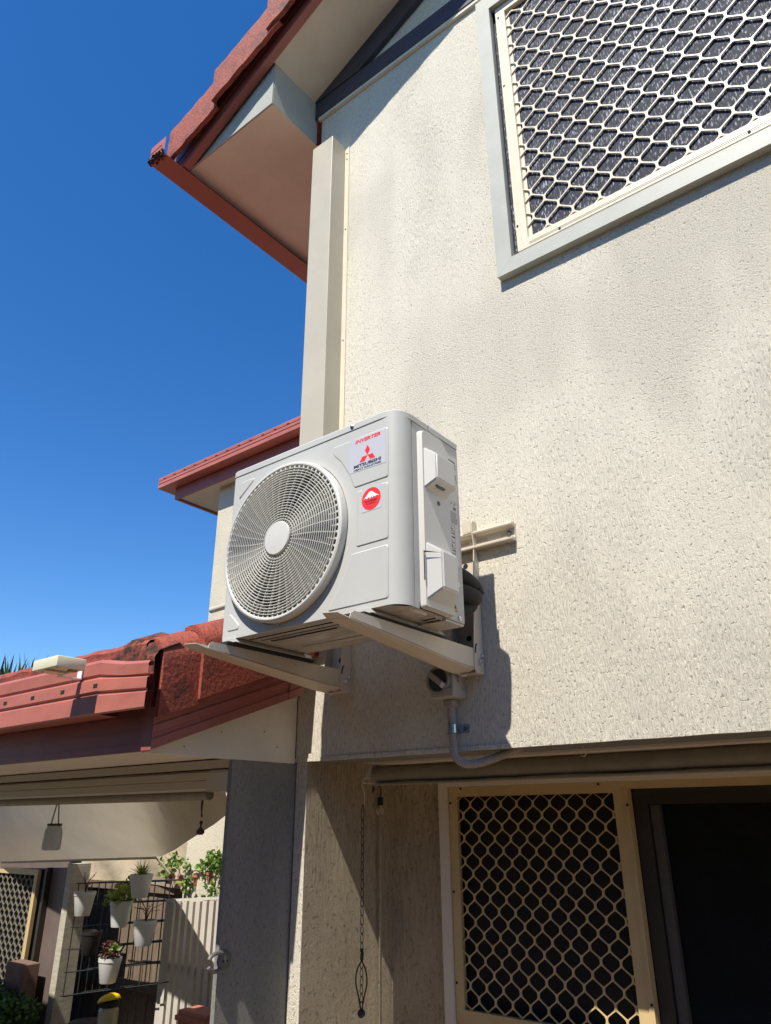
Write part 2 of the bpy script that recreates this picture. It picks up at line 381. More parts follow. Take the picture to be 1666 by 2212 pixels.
# front skin as quads (no overlap), thickness .25, bottom slightly uneven
def quadf(bm,a,b,c,d,mi=0): bm.faces.new([bm.verts.new(p) for p in (a,b,c,d)]).material_index=mi
Zb=1.995; Zt=6.14
def slab(bm,x0,x1,z0,z1,y=0): quadf(bm,(x0,y,z0),(x1,y,z0),(x1,y,z1),(x0,y,z1))
slab(bm,-.245,WX0,Zb,Zt); slab(bm,WX0,WX1,Zb,WZ0); slab(bm,WX0,WX1,WZ1,Zt); slab(bm,WX1,XE,Zb,Zt)
quadf(bm,(-.245,0,Zb),(-.245,6,Zb),(-.245,6,Zt),(-.245,0,Zt))
quadf(bm,(WX0,0,WZ0),(WX0,.12,WZ0),(WX0,.12,WZ1),(WX0,0,WZ1)); quadf(bm,(WX0,0,WZ0),(WX1,0,WZ0),(WX1,.12,WZ0),(WX0,.12,WZ0)); quadf(bm,(WX0,0,WZ1),(WX1,0,WZ1),(WX1,.12,WZ1),(WX0,.12,WZ1))
# gable triangle behind the dark boards
def zrake(x): return 6.27+.47*(x+.275)
bm.faces.new([bm.verts.new(p) for p in ((-.245,0,Zt),(XE,0,Zt),(XE,0,zrake(XE)),(-.245,0,zrake(-.245)))])
bmesh.ops.remove_doubles(bm,verts=bm.verts,dist=1e-4)
obj('upper_wall',bm,M_render,house)
# drip edge lip and soffit of the overhang
bm=B()
n=60
pts=[]
for i in range(n+1):
    x=-.245+(XE+.245)*i/n; pts.append(x)
for i in range(n):
    x0,x1=pts[i],pts[i+1]; z0,z1=[Zb-.004-.0012*math.sin(x*37)*math.sin(x*11) for x in (x0,x1)]
    quadf(bm,(x0,-.004,z0),(x1,-.004,z1),(x1,-.004,Zb+.012),(x0,-.004,Zb+.012)); quadf(bm,(x0,-.004,z0),(x1,-.004,z1),(x1,.012,z1),(x0,.012,z0))
bmesh.ops.remove_doubles(bm,verts=bm.verts,dist=1e-5)
obj('render_drip_edge',bm,M_render,house)
bm=B(); box(bm,-.175,XE,.012,.22,Zb-.003,Zb+.1)
obj('overhang_beam',bm,M_wing,house)
bm=B(); box(bm,-.175,XE,.22,.70,Zb+.012,Zb+.06); box(bm,.02,XE,.222,.25,Zb-.012,Zb+.011)
obj('alcove_ceiling',bm,M_soff,house)
# pillar: front face and deep raked side
bm=B()
quadf(bm,(-.245,.008,-.3),(-.178,.008,-.3),(-.178,.008,Zb-.002),(-.245,.008,Zb-.002))
obj('pillar_front',bm,M_render,house)
bm=B()
quadf(bm,(-.178,.008,-.3),(-.178,.62,-.3),(-.178,.62,Zb+.03),(-.178,.008,Zb-.003))
obj('pillar_side',bm,M_rake,house)
bm=B(); slab(bm,-.178,.135,-.3,Zb+.03,.62)
obj('alcove_wall',bm,M_rake,house)
# wing wall left of the pillar, facing +x, with the eave infill panel
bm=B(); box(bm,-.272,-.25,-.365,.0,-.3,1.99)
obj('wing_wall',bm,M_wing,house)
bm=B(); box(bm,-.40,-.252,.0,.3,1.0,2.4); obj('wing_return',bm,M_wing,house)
def zbar(y): return 1.99+.375*(y+.825)      # bottom of the lower barge board
bm=B(); prism(bm,[(-.247,-.80,1.986),(-.247,-.004,1.986),(-.247,-.004,zbar(0)+.05),(-.247,-.80,zbar(-.80)+.04)],(-.02,0,0))
obj('eave_infill_panel',bm,M_soff,house,label='cream triangular eave infill panel with nail marks')
bm=B()
for y,z in ((-.44,2.09),(-.12,2.05),(-.2,2.11),(-.62,2.02)): lathe(bm,(-.247,y,z),[(.004,-.001),(.004,.002),(.002,.003)],8,'x')
objs('nail_head',bm,M_canvas,house)
# lower (porch) roof
def zpl(y): return 2.36+.40*(y+.87)
XL=-7.5
bm=B(); box(bm,XL,-.27,-.784,-.01,1.996,2.010); box(bm,-2.9,-.25,-.009,2.59,1.995,2.010); objs('porch_soffit',bm,M_soff,house)
# fascia board behind the gutter
bm=B(); box(bm,XL,-.232,-.800,-.785,1.992,2.30)
for k in range(4): box(bm,XL,-.232,-.8015,-.800,2.02+.05*k,2.024+.05*k)
objs('fascia',bm,M_red,house)
# barge with ribs
bm=B(); x=-.172
prof=[(0,0),(0,.035),(.006,.040),(.006,.052),(0,.057),(0,.085),(.006,.090),(.006,.102),(0,.107),(0,.155)]
for y0,y1,ex in ((-.825,-.13,0),(-.132,-.045,.004)):
    path=[(x+ex-d,y0,zbar(y0)+h) for d,h in prof]
    strip(bm,path,(0,y1-y0,zbar(y1)-zbar(y0)))
    quadf(bm,(x+ex,y0,zbar(y0)),(x+ex,y1,zbar(y1)),(x-.05,y1,zbar(y1)),(x-.05,y0,zbar(y0)))
    quadf(bm,(x+ex,y1,zbar(y1)),(x+ex,y1,zbar(y1)+.155),(x-.05,y1,zbar(y1)+.155),(x-.05,y1,zbar(y1)))
quadf(bm,(x,-.825,1.99),(x,-.825,2.145),(-.232,-.825,2.145),(-.232,-.825,1.99))
obj('barge_board',bm,M_red,house,label='lower ribbed barge board beside the bracket')
# gutter (slotted quad) : right end segment sagging
def gutter_profile(z0,z1,y0,dep=.10):
    h=z1-z0
    return [(y0+dep,z0+.01),(y0+dep*.98,z0),(y0+.006,z0),(y0,z0+.006),(y0,z0+h*.33),(y0+.007,z0+h*.36),(y0+.007,z0+h*.39),(y0-.001,z0+h*.42),(y0-.001,z0+h*.63),(y0+.008,z0+h*.66),(y0+.008,z0+h*.69),(y0+.001,z0+h*.72),(y0-.002,z0+h*.93),(y0+.004,z0+h*.985),(y0+.013,z0+h),(y0+.022,z0+h*.97),(y0+.022,z0+h*.9)]
gut=thing('roof_gutter','salmon red slotted rain gutter along the lower tiled roof','gutter',(-1,-.88,2.14))
bm=B()
path=[(XL,y,z) for y,z in gutter_profile(2.131,2.348,-.905)]
strip(bm,path,(-.44-XL,0,0)); obj('gutter_channel',bm,M_redcl,gut)
bm=B()
a=[Vector((-.442,y-.004,z)) for y,z in gutter_profile(2.129,2.345,-.905)[2:]]; b=[Vector((-.112,y-.006,z)) for y,z in gutter_profile(2.125,2.300,-.908)[2:]]
va=[bm.verts.new(p) for p in a]; vm=[bm.verts.new(p.lerp(q,.5)+Vector((0,0,-.006 if i>8 else 0))) for i,(p,q) in enumerate(zip(a,b))]; vb=[bm.verts.new(p) for p in b]
for A,C in ((va,vm),(vm,vb)):
    for i in range(len(A)-1): bm.faces.new((A[i],C[i],C[i+1],A[i+1]))
obj('gutter_end',bm,M_redcl,gut,label='dented end piece of the lower gutter')
bm=B()
for k in range(22):
    xx=-.47-.2445*k
    box(bm,xx-.014,xx+.014,-.9075,-.9055,2.236,2.251)
objs('overflow_slot',bm,M_void,gut)
# porch roof tiles: courses with raised butt edges
bm=B(); course=.29; ny=13
for c in range(ny):
    xl_=XL if c<4 else -2.9; xr_=-.22 if c<4 else -.25
    rngx=[xl_+i*.06 for i in range(int((xr_-xl_)/.06)+1)]+[xr_]
    y0=-.86+course*c*.93; y1=y0+course
    lift=.018
    rows=[]
    for (yy,dz) in ((y0,-.012),(y0-.004,lift),(y0+.01,lift+.012),(y1,.006)):
        rows.append([bm.verts.new((xx,yy,zpl(yy)+dz+.010*(.5+.5*math.cos((xx+c*.15)/.30*2*math.pi))**2)) for xx in rngx])
    for r in range(3):
        for i in range(len(rngx)-1): bm.faces.new((rows[r][i],rows[r][i+1],rows[r+1][i+1],rows[r+1][i]))
obj('roof_tiling',bm,M_tile,house,smooth=True,auto=True,label='lower tiled roof surface')
bm=B()  # far slope of porch roof, falls away
quadf(bm,(XL,.24,zpl(.24)-.01),(-.30,.24,zpl(.24)-.01),(-.30,1.2,zpl(.24)-.45),(XL,1.2,zpl(.24)-.45)) if False else None
quadf(bm,(XL,.22,2.02),(-2.9,.22,2.02),(-2.9,.22,zpl(.22)-.02),(XL,.22,zpl(.22)-.02))
obj('rear_roof_fascia',bm,M_red,house)
bm=B(); box(bm,XL,-.46,-.862,-.835,2.20,2.372); obj('tile_bedding',bm,M_tile,house)
bm=B(); N_=36; rows=[]; random.seed(9)
for i in range(N_+1):
    x=-.45+.30*i/N_; hh=2.352+.060*math.sin(math.pi*min(1,i/N_*1.15))**.7
    rows.append([bm.verts.new((x,-.866+.006*random.random(),2.20)),bm.verts.new((x,-.872+.010*random.random(),hh-.03+.006*random.random())),bm.verts.new((x,-.855+.008*random.random(),hh+.006*random.random())),bm.verts.new((x,-.75,hh+.05))])
for i in range(N_):
    for j in range(3): bm.faces.new((rows[i][j],rows[i+1][j],rows[i+1][j+1],rows[i][j+1]))
rows=[(-.46,-.79,2.19),(-.148,-.79,2.19),(-.148,-.79,2.30),(-.155,-.79,2.34),(-.175,-.79,2.375),(-.21,-.79,2.402),(-.25,-.79,2.41),(-.30,-.79,2.40),(-.46,-.79,2.38)]
prism(bm,rows,(0,.03,0))
box(bm,-.232,-.166,-.802,-.7905,2.140,2.189)
objs('mossy_tile_end',bm,mat('mossy_tile',(.045,.020,.014),.9,(.22,.05,.03),22,ramp=(.44,.60),bump=.006,bscale=70),house)
# verge (barge) roll tiles
def verge_tile(bm,y0,y1,zt0,slope,xo,lip=.02,axis='y',hskirt=.20,rr=.11,seg=9,thick=.022):
    """tile running along axis; returns into bm; xo outer face"""
    def prof(o,scale):
        p=[(o,-hskirt*scale),(o,-hskirt*.5),(o,0)]
        for k in range(1,seg): 
            a=math.pi/2*1.35*k/seg; p.append((o-rr+rr*math.cos(a),rr*math.sin(a)))
        return p
    out=prof(xo,1); inn=[(a_-thick if i<3 else a_-thick*math.cos(.16*i),b_-(0 if i<3 else thick*math.sin(.16*i))) for i,(a_,b_) in enumerate(prof(xo,1))]
    N=10
    def ring(t,lst,e=0):
        y=y0+(y1-y0)*t; L_=[]
        for (u,h) in lst:
            z=zt0+slope*(y-y0)+h-(.012*t)
            L_.append(bm.verts.new((u+e,y,z) if axis=='y' else (y,-(u+e),z)))
        return L_
    ro=[ring(k/N,out,-.006*k/N) for k in range(N+1)]; ri=ring(0,inn)
    for k in range(N):
        for i in range(len(out)-1): bm.faces.new((ro[k][i],ro[k+1][i],ro[k+1][i+1],ro[k][i+1]))
    for i in range(len(out)-1): bm.faces.new((ro[0][i],ro[0][i+1],ri[i+1],ri[i]))
    # bottom lip
    rb=[bm.verts.new(v.co+Vector((-thick,0,0) if axis=='y' else (0,thick,0))) for v in [q[0] for q in ro]]
    for k in range(N): bm.faces.new((ro[k][0],ro[k+1][0],rb[k+1],rb[k]))
for i,(y0,y1) in enumerate(((-.83,-.60),(-.655,-.20),(-.235,.22))):
    bm=B(); verge_tile(bm,y0,y1,2.105+.41*(y0+.83)+.20+.012*i,.41,-.142+.012*i,hskirt=.20)
    obj('verge_tile',bm,M_tile,house,smooth=True,auto=True)
# ---- upper roof
def zub(x): return 5.862+.485*(x+1.08)     # barge bottom, y=-.42
XR=2.6
bm=B(); box(bm,-1.165,-.292,-.395,3.2,5.90,5.912); obj('eave_soffit',bm,M_soff,house,label='boxed eave soffit with reflected red light')
bm=B(); prism(bm,[(-1.16,-.405,5.902),(-.292,-.405,5.902),(-.292,-.405,zub(-.292)+.03),(-1.16,-.405,5.93)],(0,.008,0)); obj('boxed_eave_face',bm,M_trim,house)
bm=B(); prism(bm,[(-.290,-.396,5.902),(-.290,0,5.902),(-.290,0,6.29),(-.290,-.396,6.27)],(-.008,0,0)); obj('boxed_eave_side',bm,M_trim,house)
bm=B(); prism(bm,[(-.290,-.42,zub(-.29)+.02),(XE,-.42,zub(XE)+.02),(XE,-.42,zub(XE)+.035),(-.290,-.42,zub(-.29)+.035)],(0,.44,.012)); obj('raking_soffit',bm,M_soff,house)
bm=B(); prism(bm,[(-.284,-.028,6.262),(-.284,-.028,6.118),(XE,-.028,6.118),(XE,-.028,6.262)],(0,.026,0)); obj('gable_beam',bm,M_dark,house,label='dark horizontal gable beam')
bm=B(); box(bm,-.262,XE,-.022,-.001,6.092,6.1175); obj('beam_lining',bm,M_soff,house)
bm=B(); prism(bm,[(-.284,-.034,zrake(-.284)+.0),(.03,-.034,6.2645),(.10,-.034,6.2645),(XE,-.034,zrake(XE)-.19),(XE,-.034,zrake(XE)+.03),(-.284,-.034,zrake(-.284)+.03)],(0,.031,0)); obj('rake_board',bm,M_dark,house,label='dark raking gable board')
# barge upper
bm=B()
prof=[(0,0),(0,.05),(.008,.056),(.008,.07),(0,.076),(0,.11),(.008,.116),(.008,.13),(0,.136),(0,.22)]
xa,xb=-1.215,3.6
def zl(x): return max(zub(x),5.862)
for (x0,x1) in ((-1.205,-1.08),(-1.08,xb)):
    path=[(x0,-.47+d,max(zl(x0),zub(x0)+h) if x0<-1.1 else zl(x0)+h) for d,h in prof]
    path2=[(x1,-.47+d,zl(x1)+h) for d,h in prof]
    A=[bm.verts.new(p) for p in path]; C=[bm.verts.new(p) for p in path2]
    for i in range(len(A)-1): bm.faces.new((A[i],C[i],C[i+1],A[i+1]))
    quadf(bm,(x0,-.47,zl(x0)),(x1,-.47,zl(x1)),(x1,-.42,zl(x1)),(x0,-.42,zl(x0)))
quadf(bm,(-1.205,-.47,5.862),(-1.205,-.47,6.02),(-1.205,-.42,6.02),(-1.205,-.42,5.862))
bmesh.ops.remove_doubles(bm,verts=bm.verts,dist=1e-4)
obj('upper_barge_board',bm,M_red,house,label='upper red barge board')
# upper verge tiles
def uverge(x0,x1,dy,i):
    bm=B(); N=12; thick=.03
    def prof(o):
        p=[(o,.045),(o,.2),(o,.31)]
        for k in range(1,9):
            a=math.pi/2*1.3*k/9; p.append((o+.11-.11*math.cos(a),.31+.11*math.sin(a)))
        return p
    P=prof(-.53-dy); rows=[]
    for k in range(N+1):
        t=k/N; x=x0+(x1-x0)*t; rows.append([bm.verts.new((x,y-.022*(1-t)+.0025*math.sin(k*2.1+q+i),zub(x)+h+.036*(1-t)-.012+.003*math.sin(q*1.7+k*1.3+i))) for q,(y,h) in enumerate(P)])
    inn=[bm.verts.new((x0+.004,y-.022+(thick if q<4 else thick*.4),zub(x0)+h+.024-(0 if q<3 else thick*.8))) for q,(y,h) in enumerate(P)]
    for k in range(N):
        for q in range(len(P)-1): bm.faces.new((rows[k][q],rows[k+1][q],rows[k+1][q+1],rows[k][q+1]))
    for q in range(len(P)-1): bm.faces.new((rows[0][q],rows[0][q+1],inn[q+1],inn[q]))
    rb=[bm.verts.new(r[0].co+Vector((0,thick,0))) for r in rows]
    for k in range(N): bm.faces.new((rows[k][0],rows[k+1][0],rb[k+1],rb[k]))
    obj('verge_tile',bm,M_tile,house,smooth=True,auto=True)
for i in range(8): uverge(-1.18+.5*i-(.04 if i else 0),-1.18+.5*i+.56-(.08 if i==0 else 0),.010*(i>0),i)
bm=B(); prism(bm,[(-1.18,-.468,zub(-1.18)+.20),(xb,-.468,zub(xb)+.20),(xb,-.468,zub(xb)+.37),(-1.18,-.468,zub(-1.18)+.37)],(0,.06,0)); obj('verge_bedding_shade',bm,M_lichen_shade,house)  # closes the gap under the tiles; its black is painted shade
bm=B(); quadf(bm,(-1.22,-.40,zub(-1.22)+.26),(xb,-.40,zub(xb)+.36),(xb,6,zub(xb)+.36),(-1.22,6,zub(-1.22)+.26)); obj('upper_roof_plane',bm,M_tile,house)
# upper gutter along the left eave (runs in y)
ug=thing('roof_gutter','short red gutter with rusty black end cap at the upper eave corner','gutter',(-1.2,-.6,5.84))
bm=B(); prof=[(-1.09,5.85),(-1.235,5.84),(-1.255,5.86),(-1.255,5.92),(-1.247,5.925),(-1.247,5.935),(-1.256,5.94),(-1.256,5.985),(-1.25,6.0),(-1.235,6.005),(-1.235,5.99)]
strip(bm,[(x,-.625,z) for x,z in prof],(0,4,0)); obj('gutter_channel',bm,M_red,ug)
bm=B(); bm.faces.new([bm.verts.new((x,-.626,z)) for x,z in prof[:-1]]+[bm.verts.new((-1.09,-.626,6.0))]); 
for z in (5.905,5.945): box(bm,-1.25,-1.125,-.629,-.626,z,z+.006)
obj('end_cap',bm,M_redcl,ug)
bm=B(); leaves(bm,(-1.17,-.625,5.852),(.085,.02,.014),260,.024); obj('mould_patch',bm,M_lichen_shade,ug)
bm=B(); box(bm,-1.165,-1.13,-.42,3.2,5.872,6.05); box(bm,-1.13,-1.12,-.42,3.2,5.868,5.899); obj('eave_fascia',bm,M_red,house)
# downpipe box and cover strip
bm=B(); box(bm,-.190,-.022,-.126,-.002,2.6,5.675,.002); 
dp=obj('square_downpipe',bm,M_pipe,house,label='square cream downpipe up the wall corner')
bm=B(); box(bm,-.0215,.010,-.006,-.001,2.6,5.69); obj('cover_strip',bm,M_tframe,house)
bm=B()
for z in (5.62,5.57,5.0,4.2,3.4): lathe(bm,(-.006,-.006,z),[(.006,0),(.006,-.003),(.003,-.005)],8,'y')
objs('rivet',bm,M_tframe,house)
# ---- upper window
win=thing('window','upper window with white painted trim and cream diamond security screen','window',(2.1,0,4.0)); 
bpy.data.objects.remove(win); 
win=bpy.data.objects.new('window',None); COL.objects.link(win); win.parent=house; win.location=Vector((2.1,0,4.05))-ORG[house]; ORG[win]=Vector((2.1,0,4.05))
T=.985; Tz=4.075; D=-.04
bm=B()
prism(bm,[(T,D,Tz),(T+.08,D,Tz+.08),(T+.08,D,WZ1-.02),(T,D,6.04)],(0,.039,0))
prism(bm,[(T+.0005,D,Tz-.0005),(3.43,D,Tz-.0005),(3.35,D,Tz+.0795),(T+.0805,D,Tz+.0795)],(0,.039,0))
prism(bm,[(T,D+.001,6.041),(T+.08,D+.001,WZ1-.019),(3.35,D+.001,WZ1-.019),(3.43,D+.001,6.041)],(0,.038,0))
objs('window_trim',bm,M_trim,win)
bm=B(); sx0,sz0,sx1,sz1=1.088,4.19,3.33,5.925; fw=.055
def frame4(bm,x0,x1,z0,z1,fw,y0,y1):
    prism(bm,[(x0,y0,z0),(x0+fw,y0,z0+fw),(x0+fw,y0,z1-fw),(x0,y0,z1)],(0,y1-y0,0)); prism(bm,[(x0+.0005,y0,z0),(x1,y0,z0),(x1-fw,y0,z0+fw),(x0+fw+.0005,y0,z0+fw)],(0,y1-y0,0))
    prism(bm,[(x1,y0,z0+.0005),(x1,y0,z1),(x1-fw,y0,z1-fw),(x1-fw,y0,z0+fw+.0005)],(0,y1-y0,0)); prism(bm,[(x0,y0,z1),(x0+fw,y0,z1-fw-.0003),(x1-fw,y0,z1-fw-.0003),(x1,y0,z1)],(0,y1-y0,0))
frame4(bm,sx0,sx1,sz0,sz1,fw,-.012,.012)
for k in (0.014,.022): 
    box(bm,sx0+.06,sx1-.06,-.0135,-.012,sz0+k,sz0+k+.002); box(bm,sx0+k,sx0+k+.002,-.0135,-.012,sz0+.06,sz1-.06)
objs('screen_frame',bm,M_tframe,win)
bm=B()
for x,z in ((1.098,4.34),(1.10,5.3),(1.105,5.84),(1.30,4.203),(2.1,4.203)): lathe(bm,(x,-.012,z),[(.006,0),(.006,-.002),(.002,-.003)],8,'y')
objs('screen_screw',bm,M_void,win)
bm=mesh_screen(sx0+.05,sx1-.05,sz0+.05,sz1-.05,.127,.15,.0029,.20,.006,.001,1.177,4.29)
obj('security_mesh',bm,M_tframe,win)
bm=B(); quadf(bm,(1.06,.012,4.15),(3.35,.012,4.15),(3.35,.012,5.95),(1.06,.012,5.95)); obj('screen_fabric',bm,M_fab,win)
bm=B(); box(bm,1.135,1.16,.0085,.0115,4.2,5.9); obj('inner_sash',bm,M_tframe,win)
# ---- alcove door
door=bpy.data.objects.new('sliding_door',None); COL.objects.link(door); door.parent=house; ORG[door]=Vector((1,.62,-.3)); door.location=ORG[door]-ORG[house]
bm=B(); box(bm,.132,.178,.585,.63,-.3,1.96); box(bm,.178,XE,.586,.63,1.8912,1.96); objs('door_trim',bm,M_soff,door)
bm=B(); frame4(bm,.182,1.030,.962,1.890,.042,.600,.625); obj('screen_door_frame',bm,M_door,door)
bm=B(); box(bm,1.031,1.050,.596,.64,-.3,1.861); box(bm,1.031,XE,.597,.64,1.862,1.8908); box(bm,1.039,1.041,.5945,.596,-.3,1.86); objs('door_frame',bm,M_door,door)
bm=B(); box(bm,.182,1.03,.605,.64,-.3,.9615); obj('door_lower_panel',bm,M_door,door)
bm=B()
for x,z in ((.19,1.82),(.192,1.45),(.19,1.10),(.25,1.882),(.93,1.882),(1.045,1.80),(1.043,1.12),(.40,.968)): lathe(bm,(x,.600 if x<1.03 else .596,z),[(.005,0),(.005,-.003),(.002,-.004)],8,'y')
objs('door_screw',bm,M_void,door)
bm=mesh_screen(.215,.997,.995,1.857,.0805,.096,.0022,.20,.006,.608,.293,1.382-.096*5+.0)
obj('security_mesh',bm,M_door,door)
bm=B(); box(bm,.20,1.03,.66,.67,-.3,1.95); obj('screen_backing',bm,M_void,door)
bm=B(); box(bm,1.052,1.108,.645,.68,-.3,1.86); box(bm,1.108,XE,.646,.68,1.803,1.861); box(bm,1.06,XE,.641,.6455,1.845,1.86); obj('inner_door_frame',bm,M_dk,door)
bm=B(); box(bm,1.112,1.150,.660,.69,-.3,1.80); obj('door_stile',bm,M_grst,door)
bm=B(); box(bm,1.12,XE,.695,.70,-.3,1.802); obj('door_glass',bm,M_glass,door)
bm=B(); box(bm,-.17,XE,.75,.80,-.3,2.2); obj('dark_room',bm,M_void,door)
# ================================================================ AIR CONDITIONER
ac=thing('air_conditioner','white outdoor air conditioner unit with round fan grille mounted on the wall','air conditioner',(.44,-.49,2.392))
Y0,Y1=-.682,-.304; Zc,Ztp=2.392,3.094
rc=.062; gcx,gcz,gr=.332,2.728,.318
arc=[(.88-rc+rc*math.sin(a),Y0+rc-rc*math.cos(a)) for a in [math.pi/2*k/10 for k in range(11)]]
bm=B()
# right part of the front, rounded corner, side, back, left side
XS=.662
outline=[(XS,Y0)]+arc+[(.88,-.612)]
strip(bm,[(x,y,Zc) for x,y in outline],(0,0,Ztp-Zc))
# left front edge small round
lo=[(.012,Y0),(.004,Y0+.003),(0,Y0+.010),(0,Y1)]
strip(bm,[(x,y,Zc) for x,y in lo],(0,0,Ztp-Zc))
# ring between fan hole and rectangle
x0,x1,z0,z1=.012,XS,Zc,Ztp
angs=sorted([2*math.pi*k/96 for k in range(96)]+[math.atan2(b-gcz,a-gcx)%(2*math.pi) for a in (x0,x1) for b in (z0,z1)])
ri=[];ro=[]
for a in angs:
    c,s_=math.cos(a),math.sin(a); ts=[]
    if c>1e-9: ts.append((x1-gcx)/c)
    if c<-1e-9: ts.append((x0-gcx)/c)
    if s_>1e-9: ts.append((z1-gcz)/s_)
    if s_<-1e-9: ts.append((z0-gcz)/s_)
    t=min(ts); ro.append(bm.verts.new((gcx+c*t,Y0,gcz+s_*t))); ri.append(bm.verts.new((gcx+gr*c,Y0,gcz+gr*s_)))
n=len(angs)
for i in range(n): bm.faces.new((ri[i],ri[(i+1)%n],ro[(i+1)%n],ro[i]))
bmesh.ops.remove_doubles(bm,verts=bm.verts,dist=1e-5)
front=obj('front_panel',bm,M_ac,ac,smooth=True,auto=True)
bm=B()
P=lambda l:[Vector(p) for p in l]
pad(bm,[(.568,3.052),(.832,3.052),(.832,2.850),(.677,2.850),(.655,2.905),(.612,2.975),(.570,3.018)],'y-',Y0,.003,.012,.0045)
pad(bm,[(.690,2.834),(.831,2.834),(.831,2.620),(.688,2.620),(.693,2.66),(.695,2.75),(.689,2.80)],'y-',Y0,.003,.012,.0045)
pad(bm,[(.667,2.602),(.830,2.602),(.830,2.412),(.566,2.412),(.566,2.43),(.612,2.49),(.648,2.55)],'y-',Y0,.003,.012,.0045)
pad(bm,[(.044,3.060),(.128,3.060),(.128,3.045),(.050,2.985),(.043,2.985)],'y-',Y0,.003,.012,.0045)
pad(bm,[(.036,2.492),(.050,2.492),(.105,2.440),(.100,2.422),(.034,2.422)],'y-',Y0,.003,.012,.0045)
objs('embossed_panel',bm,M_ac,front,smooth=True,auto=True)
# lid
bm=B(); o2=rpoly([(-.003,Y0-.003),(.883,Y0-.003),(.883,Y1+.003),(-.003,Y1+.003)],[.02,.085,.01,.01],8)
N=len(o2)
c2=Vector((.44,-.49))
rings=[]
for ins,z in ((0,3.094),(0,3.116),(.004,3.122),(.012,3.124)):
    rings.append([bm.verts.new(((p.x-c2.x)*(1-ins/.44)+c2.x,(p.y-c2.y)*(1-ins/.19)+c2.y,z)) for p in o2])
for k in range(3):
    for i in range(N): bm.faces.new((rings[k][i],rings[k][(i+1)%N],rings[k+1][(i+1)%N],rings[k+1][i]))
bm.faces.new(rings[-1]); bm.faces.new(rings[0][::-1])
obj('top_cover',bm,M_ac,ac,smooth=True,auto=True)
bm=B(); o3=[(.005,Y0+.006),(.815,Y0+.006)]+[(x-.006,y+.006) for x,y in arc]+[(.874,Y1+.005),(.005,Y1+.005)]
prism(bm,[(x,y,3.0885) for x,y in o3],(0,0,.004)); obj('lid_shadow_gap',bm,M_void,ac)
# right side panel and back
bm=B()
strip(bm,[(.8798,-.612,Zc),(.8798,-.606,Zc),(.8765,-.605,Zc),(.8765,-.602,Zc),(.8798,-.601,Zc),(.8798,-.578,Zc)],(0,0,.70))
quadf(bm,(.8798,-.578,2.415),(.8798,-.418,2.392),(.8798,-.418,Ztp-.002),(.8798,-.578,Ztp-.002))
quadf(bm,(.8798,-.417,2.392),(.8798,Y1,2.392),(.8798,Y1,Ztp-.002),(.8798,-.417,Ztp-.002))
quadf(bm,(.8798,Y1,2.392),(0,Y1,2.392),(0,Y1,Ztp),(.8798,Y1,Ztp))
obj('side_panel',bm,M_ac,ac)
bm=B()
for y,z in ((-.336,2.407),(-.336,2.53)): lathe(bm,(.88,y,z),[(.009,0),(.009,.003),(.004,.006)],10,'x')
lathe(bm,(.883,-.50,3.108),[(.009,0),(.009,.003),(.004,.006)],10,'x')
lathe(bm,(.665,Y0-.003,3.108),[(.009,0),(.009,-.003),(.004,-.006)],10,'y'); lathe(bm,(.323,Y0,2.409),[(.009,0),(.009,-.003),(.004,-.006)],10,'y')
objs('panel_screw',bm,M_zinc,ac,smooth=True,auto=True)
# service cover (white plastic with hand grips)
bm=B()
yA,yB=-.574,-.392
def cover_ring(z,x): return [(.881,yA,z),(.8995 if x is None else .8995,yA+.004,z)]
base=[(yA,2.395),(yB,2.395),(yB,2.60),(yB,3.03),(yB-.05,3.078),(yA+.03,3.078),(yA,3.06)]
pad(bm,[(a,b) for a,b in base],'x+',.8802,.020,.012,.006)
obj('service_cover',bm,M_acpl,ac,smooth=True,auto=True)
def bulge(bm,ys,zs,xo,base,undercut,da=.016,db=.006):
    (ya,yb),(za_,zb_)=ys,zs
    v=lambda *p:bm.verts.new(p)
    b=[v(base,ya-da,za_-.002),v(base,yb+db,za_-.002),v(base,yb+db,zb_+.012),v(base,ya-da,zb_+.012)]
    t=[v(xo,ya,za_+undercut),v(xo,yb,za_+undercut),v(xo,yb,zb_-.02),v(xo,ya,zb_-.02)]
    fs=[bm.faces.new(t)]+[bm.faces.new((b[i],b[(i+1)%4],t[(i+1)%4],t[i])) for i in range(4)]
    bmesh.ops.bevel(bm,geom=list({e for f in fs for e in f.edges if not all(q in b for q in e.verts)}),offset=.005,segments=3,affect='EDGES')
bm=B(); bulge(bm,(-.545,-.425),(2.835,2.985),.945,.899,.03); 
obj('hand_grip',bm,M_acpl,ac,smooth=True,auto=True,label='upper moulded hand grip')
bm=B(); pad(bm,[(-.535,2.868),(-.437,2.868),(-.475,2.842),(-.52,2.842)],'x+',.923,.004,.004,.002); lathe(bm,(.9003,-.475,2.80),[(.009,0),(.009,.0015)],14,'x'); obj('grip_recess',bm,M_gink,ac)
bm=B(); bulge(bm,(-.528,-.432),(2.425,2.618),.945,.899,.040,.035,.034); obj('valve_cover',bm,M_acpl,ac,smooth=True,auto=True,label='lower moulded valve cover')
bm=B(); prism(bm,[(.9005,-.5775,2.592),(.945,-.5385,2.585),(.9005,-.5775,2.586)],(0,-.001,0)); box(bm,.9006,.903,-.5782,-.575,2.487,2.590); obj('cover_slot',bm,M_void,ac)
